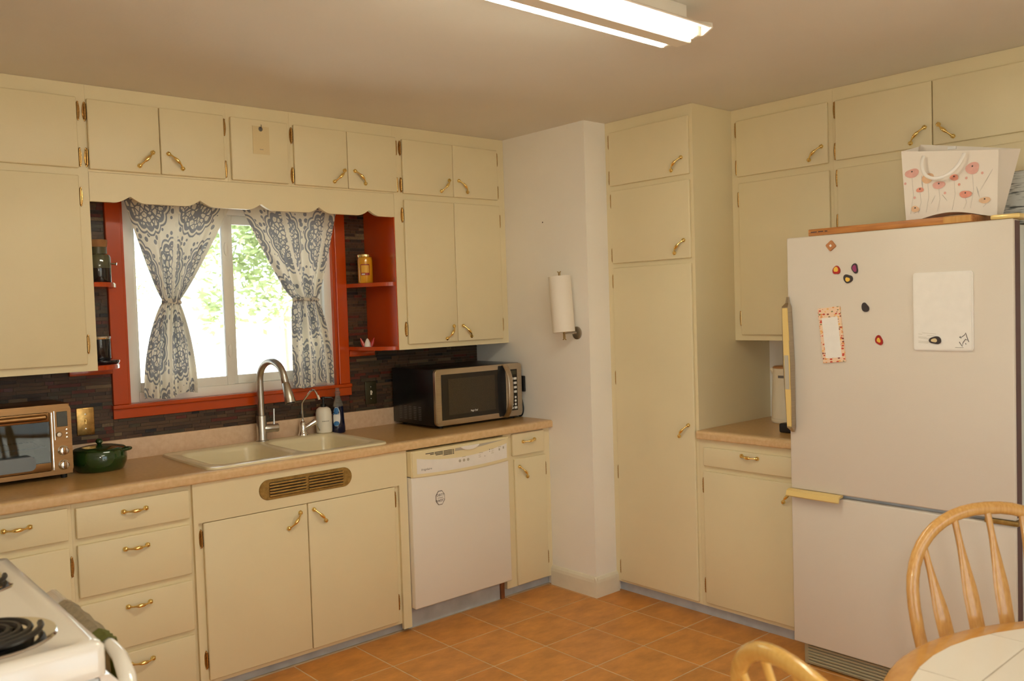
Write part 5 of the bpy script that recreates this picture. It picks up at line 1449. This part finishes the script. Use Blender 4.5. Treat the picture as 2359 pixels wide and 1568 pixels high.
bm = B(); bx(bm, 0.31, 0.42, -1.97, -1.845, 0.9145, 0.958, 0.008, 3); obj('case', bm, 'black_plastic', bk)
bm = B(); bx(bm, 0.325, 0.405, -1.955, -1.86, 0.958, 0.9592); obj('face', bm, 'dark_glass', bk, smooth=False)

# ---------------------------------------------------------------- stove at the left
st = thing('electric_stove', 'white electric coil stove at the lower left corner', 'stove', (-3.13, -1.91, 0))
SXF, SYA, SYB = -2.800, -2.325, -1.500
bm = B(); bx(bm, -3.47, SXF - 0.02, SYA + 0.012, SYB - 0.012, 0.06, 0.872); obj('body', bm, 'stove_side', st, smooth=False)
bm = B()
out = rrect(-3.47, SXF, SYA, SYB, 0.018); o2 = rrect(-3.462, SXF - 0.008, SYA + 0.008, SYB - 0.008, 0.014); o3 = rrect(-3.44, SXF - 0.030, SYA + 0.030, SYB - 0.030, 0.03); o4 = rrect(-3.42, SXF - 0.050, SYA + 0.050, SYB - 0.050, 0.05)
r0 = ring(bm, out, 0.868); r1 = ring(bm, out, 0.922); r2 = ring(bm, o2, 0.932); r3 = ring(bm, o3, 0.9325); r4 = ring(bm, o4, 0.924)
for a, b in ((r0, r1), (r1, r2), (r2, r3), (r3, r4)): bridge(bm, a, b)
bm.faces.new(r4); bm.faces.new(r0[::-1])
bmesh.ops.recalc_face_normals(bm, faces=bm.faces)
obj('cooktop', bm, 'stove_white', st, ang=50)
for (x, y, rr_) in ((-2.965, -2.125, 0.105), (-2.935, -1.695, 0.095), (-3.275, -2.125, 0.085), (-3.275, -1.705, 0.105)):
    bm = B(); lathe(bm, [(rr_ + 0.022, 0.9245), (rr_ + 0.018, 0.9275), (rr_ + 0.008, 0.926), (rr_ - 0.01, 0.925), (0.0, 0.9247)], (x, y, 0), 36); bp_ = obj('drip_pan', bm, 'chrome', st)
    pts = []
    turns = 4 if rr_ > 0.1 else 3
    for k in range(turns * 28 + 1):
        q = 2 * math.pi * k / 28
        r_ = 0.022 + (rr_ - 0.030) * k / (turns * 28)
        pts.append((x + r_ * math.cos(q), y + r_ * math.sin(q), 0.936))
    bm = B(); tube(bm, pts, 0.0062, 6, flat=(1.0, 1.0)); obj('coil', bm, 'coil_black', bp_)
bm = B(); prism(bm, [(0.0, 0.10), (0.050, 0.10), (0.058, 0.2), (0.058, 0.74), (0.053, 0.80), (0.040, 0.840), (0.020, 0.864), (0.0, 0.867)], lambda o, z_, d: (SXF - 0.014 + o, d, z_), SYA + 0.010, SYB - 0.010); od = obj('oven_door', bm, 'stove_white', st)
bm = B(); tube(bm, [(SXF + 0.046, SYB - 0.05, 0.76), (SXF + 0.066, SYB - 0.06, 0.815), (SXF + 0.076, SYB - 0.10, 0.835), (SXF + 0.076, -2.09, 0.835), (SXF + 0.074, -2.15, 0.829), (SXF + 0.068, -2.21, 0.806), (SXF + 0.058, -2.25, 0.765), (SXF + 0.046, -2.265, 0.71)],
                   [0.014, 0.014, 0.014, 0.014, 0.016, 0.018, 0.019, 0.019], 14)
obj('oven_handle', bm, 'stove_white', od)
bm = B(); bx(bm, -3.49, -3.44, SYA + 0.01, SYB - 0.01, 0.93, 1.12, 0.01); obj('back_panel', bm, 'stove_white', st)
bm = B(); bx(bm, -3.46, SXF - 0.012, SYA + 0.01, SYA + 0.0125, 0.10, 0.862); obj('side_panel', bm, 'stove_side', st, smooth=False)
# towel over the oven handle
tw = thing('dish_towel', 'beige and green checked dish towel draped over oven handle', 'towel', (-2.72, -1.86, 0.5))
def towel_strip(y0, y1, mat, name):
    sec = []
    path = [(-0.022, 0.56), (-0.021, 0.70), (-0.0195, 0.82), (-0.015, 0.845), (0.0, 0.8525), (0.015, 0.845), (0.0195, 0.82), (0.023, 0.70), (0.024, 0.52)]
    bm = B(); rows = []
    NY = 10
    for k in range(NY + 1):
        y = y0 + (y1 - y0) * k / NY
        rows.append([bm.verts.new((SXF + 0.076 + px + 0.002 * math.sin(k * 1.9 + pz * 6), y, pz)) for px, pz in path])
    for a, b in zip(rows, rows[1:]):
        for q in range(len(path) - 1): bm.faces.new((a[q], a[q + 1], b[q + 1], b[q]))
    bmesh.ops.solidify(bm, geom=list(bm.faces), thickness=0.003)
    obj(name, bm, mat, tw)
towel_strip(-2.0, -1.72, 'towel_beige', 'towel_body'); towel_strip(-2.075, -2.0, 'towel_green', 'green_stripe')

# ---------------------------------------------------------------- round table with tiled top
TC = (-1.345, -3.845)
tb_ = thing('dining_table', 'round wooden dining table with white tiled top', 'table', (TC[0], TC[1], 0))
bm = B()
prof = [(0.600, 0.712), (0.640, 0.712), (0.652, 0.718), (0.656, 0.726), (0.652, 0.735), (0.642, 0.740), (0.604, 0.740), (0.602, 0.7385)]
rg = []
n = 96
for r_, z_ in prof: rg.append([bm.verts.new((r_ * math.cos(2 * math.pi * k / n), r_ * math.sin(2 * math.pi * k / n), z_)) for k in range(n)])
for a, b in zip(rg, rg[1:]): bridge(bm, a, b)
bridge(bm, rg[-1], rg[0])
bmesh.ops.recalc_face_normals(bm, faces=bm.faces)
obj('rim', bm, 'table_wood', tb_, local=True)
bm = B(); lathe(bm, [(0, 0.712), (0.603, 0.712), (0.603, 0.7365), (0, 0.7365)], (0, 0, 0), 72); obj('top_bed', bm, 'grout_light', tb_, local=True, smooth=False)
TS = 0.305
def clip_circle(poly, r, n=48):
    for k in range(n):
        q = 2 * math.pi * (k + 0.5) / n; nx, ny = math.cos(q), math.sin(q); d0 = r * math.cos(math.pi / n)
        outp = []
        for i_ in range(len(poly)):
            p, q2 = poly[i_], poly[(i_ + 1) % len(poly)]
            dp = p[0] * nx + p[1] * ny - d0; dq = q2[0] * nx + q2[1] * ny - d0
            if dp <= 0: outp.append(p)
            if dp * dq < 0:
                t_ = dp / (dp - dq); outp.append((p[0] + t_ * (q2[0] - p[0]), p[1] + t_ * (q2[1] - p[1])))
        poly = outp
        if len(poly) < 3: return []
    return poly
YL = -3.368 - TC[1]
for i_ in range(-3, 4):
    for j_ in range(-4, 3):
        x0_ = -0.09 + TS * i_ + 0.0016; y0_ = YL + TS * j_ + 0.0016
        x1_ = x0_ + TS - 0.0032; y1_ = y0_ + TS - 0.0032
        pl = clip_circle([(x0_, y0_), (x1_, y0_), (x1_, y1_), (x0_, y1_)], 0.6015)
        if len(pl) < 3: continue
        bm = B(); prism(bm, pl, lambda a, b, d: (a, b, d), 0.7355, 0.7400); obj('tile', bm, 'table_tile', tb_, local=True, smooth=False)
bm = B(); lathe(bm, [(0.10, 0.71), (0.10, 0.69), (0.055, 0.66), (0.045, 0.6), (0.07, 0.45), (0.085, 0.36), (0.06, 0.28), (0.075, 0.22), (0.075, 0.14), (0.0, 0.13)], (0, 0, 0), 32); obj('pedestal', bm, 'table_wood', tb_, local=True)
for k in range(4):
    q = R(45 + 90 * k); c_, s_ = math.cos(q), math.sin(q)
    pts = [(0.05 * c_, 0.05 * s_, 0.19), (0.18 * c_, 0.18 * s_, 0.17), (0.32 * c_, 0.32 * s_, 0.08), (0.40 * c_, 0.40 * s_, 0.024)]
    bm = B(); tube(bm, pts, [0.04, 0.036, 0.03, 0.024], 12, flat=(0.8, 1.1)); obj('leg', bm, 'table_wood', tb_, local=True)

# ---------------------------------------------------------------- bow back chairs
def chair(label, bx_, by_, face, mat):
    """(bx_, by_): the middle of the bow's top; face: direction the sitter looks"""
    fdx, fdy = face; ln = math.hypot(fdx, fdy); fdx, fdy = fdx / ln, fdy / ln
    rz = math.atan2(fdy, fdx) - math.pi / 2
    back = 0.32                                            # seat centre to bow top, backwards
    t = thing('dining_chair', label, 'chair', (bx_ + fdx * back, by_ + fdy * back, 0), rz, group='bow back chairs at the round table')
    def yb(z_): return -0.195 - (z_ - 0.44) * 0.225
    # bow
    bow = []
    for k in range(6): 
        z_ = 0.435 + (0.76 - 0.435) * k / 6
        bow.append((-0.175 - 0.060 * math.sin(k / 6 * math.pi / 2), z_))
    for k in range(25):
        q = math.pi - math.pi * k / 24
        cq, sq = math.cos(q), math.sin(q)
        bow.append((0.235 * math.copysign(abs(cq) ** 0.9, cq), 0.76 + 0.225 * abs(sq) ** 0.85))
    for k in range(5, -1, -1):
        z_ = 0.435 + (0.76 - 0.435) * k / 6
        bow.append((0.175 + 0.060 * math.sin(k / 6 * math.pi / 2), z_))
    bm = B(); tube(bm, [(x, yb(z_), z_) for x, z_ in bow], 0.0155, 12, flat=(0.8, 1.05), ref=(0, 1, 0.2))
    obj('bow', bm, mat, t, local=True, ang=60)
    # arrow spindles
    for k in range(5):
        xb = (k - 2) * 0.070; xt = (k - 2) * 0.094
        zt_ = 0.76 + 0.225 * (1 - min(0.98, abs(xt) / 0.235) ** (2 / 0.9)) ** 0.425
        zt_ -= 0.004
        L_ = zt_ - 0.44
        pts, fl = [], []
        for j_ in range(23):
            s = j_ / 22; z_ = 0.44 + L_ * s
            pts.append((xb + (xt - xb) * s, yb(z_) + 0.012 * math.sin(math.pi * s), z_))
            if s < 0.18: w = 0.011 + (0.021 - 0.011) * s / 0.18
            elif s < 0.66: w = 0.021
            elif s < 0.88: w = 0.021 - (0.021 - 0.0085) * ((s - 0.66) / 0.22)
            else: w = 0.0085
            fl.append(w)
        tk = [0.0065 if w > 0.012 else 0.0072 for w in fl]
        bm = B(); tube(bm, pts, 1.0, 12, flat=(fl, tk), ref=(1, 0, 0)); obj('spindle', bm, mat, t, local=True, ang=60)
    # saddle seat
    bm = B()
    sp = []
    for k in range(40):
        q = 2 * math.pi * k / 40; c_, s_ = math.cos(q), math.sin(q)
        sp.append((0.215 * math.copysign(abs(c_) ** 0.62, c_) * (1.0 + 0.06 * s_), 0.205 * math.copysign(abs(s_) ** 0.62, s_)))
    rr0 = [bm.verts.new((x * 0.94, y * 0.94, 0.418)) for x, y in sp]; rr1 = [bm.verts.new((x, y, 0.432)) for x, y in sp]
    rr2 = [bm.verts.new((x * 0.985, y * 0.985, 0.446)) for x, y in sp]; rr3 = [bm.verts.new((x * 0.8, y * 0.8, 0.443)) for x, y in sp]; rr4 = [bm.verts.new((x * 0.4, y * 0.4, 0.436)) for x, y in sp]
    for a, b in ((rr0, rr1), (rr1, rr2), (rr2, rr3), (rr3, rr4)): bridge(bm, a, b)
    bm.faces.new(rr4); bm.faces.new(rr0[::-1]); bmesh.ops.recalc_face_normals(bm, faces=bm.faces)
    obj('seat', bm, mat, t, local=True, ang=50)
    feet = {}
    for sx in (-1, 1):
        for sy in (-1, 1):
            p0 = Vector((sx * 0.145, sy * 0.14, 0.422)); p1 = Vector((sx * 0.195, sy * (0.19 if sy > 0 else 0.215), 0.0))
            prof = [(0.0, 0.013), (0.1, 0.016), (0.2, 0.020), (0.3, 0.021), (0.4, 0.0185), (0.44, 0.013), (0.47, 0.019), (0.55, 0.021), (0.7, 0.0175), (0.8, 0.013), (0.84, 0.017), (0.9, 0.015), (1.0, 0.0105)]
            bm = B(); tube(bm, [p0.lerp(p1, s) for s, _ in prof], [r_ for _, r_ in prof], 12); obj('leg', bm, mat, t, local=True, ang=60)
            feet[sx, sy] = p0.lerp(p1, 0.58)
    for sx in (-1, 1):
        a, b = feet[sx, -1], feet[sx, 1]
        bm = B(); tube(bm, [a, a.lerp(b, 0.5), b], [0.008, 0.0135, 0.008], 10); obj('stretcher', bm, mat, t, local=True, ang=60)
    a = feet[-1, -1].lerp(feet[-1, 1], 0.5); b = feet[1, -1].lerp(feet[1, 1], 0.5)
    bm = B(); tube(bm, [a, a.lerp(b, 0.5), b], [0.008, 0.0135, 0.008], 10); obj('stretcher', bm, mat, t, local=True, ang=60)
chair('bow back wooden chair between the table and refrigerator', -0.905, -3.195, (-0.440, -0.650), 'wood_light')
chair('golden bow back chair nearest the camera, at bottom centre', -2.120, -3.365, (0.90, -0.436), 'chair_gold')
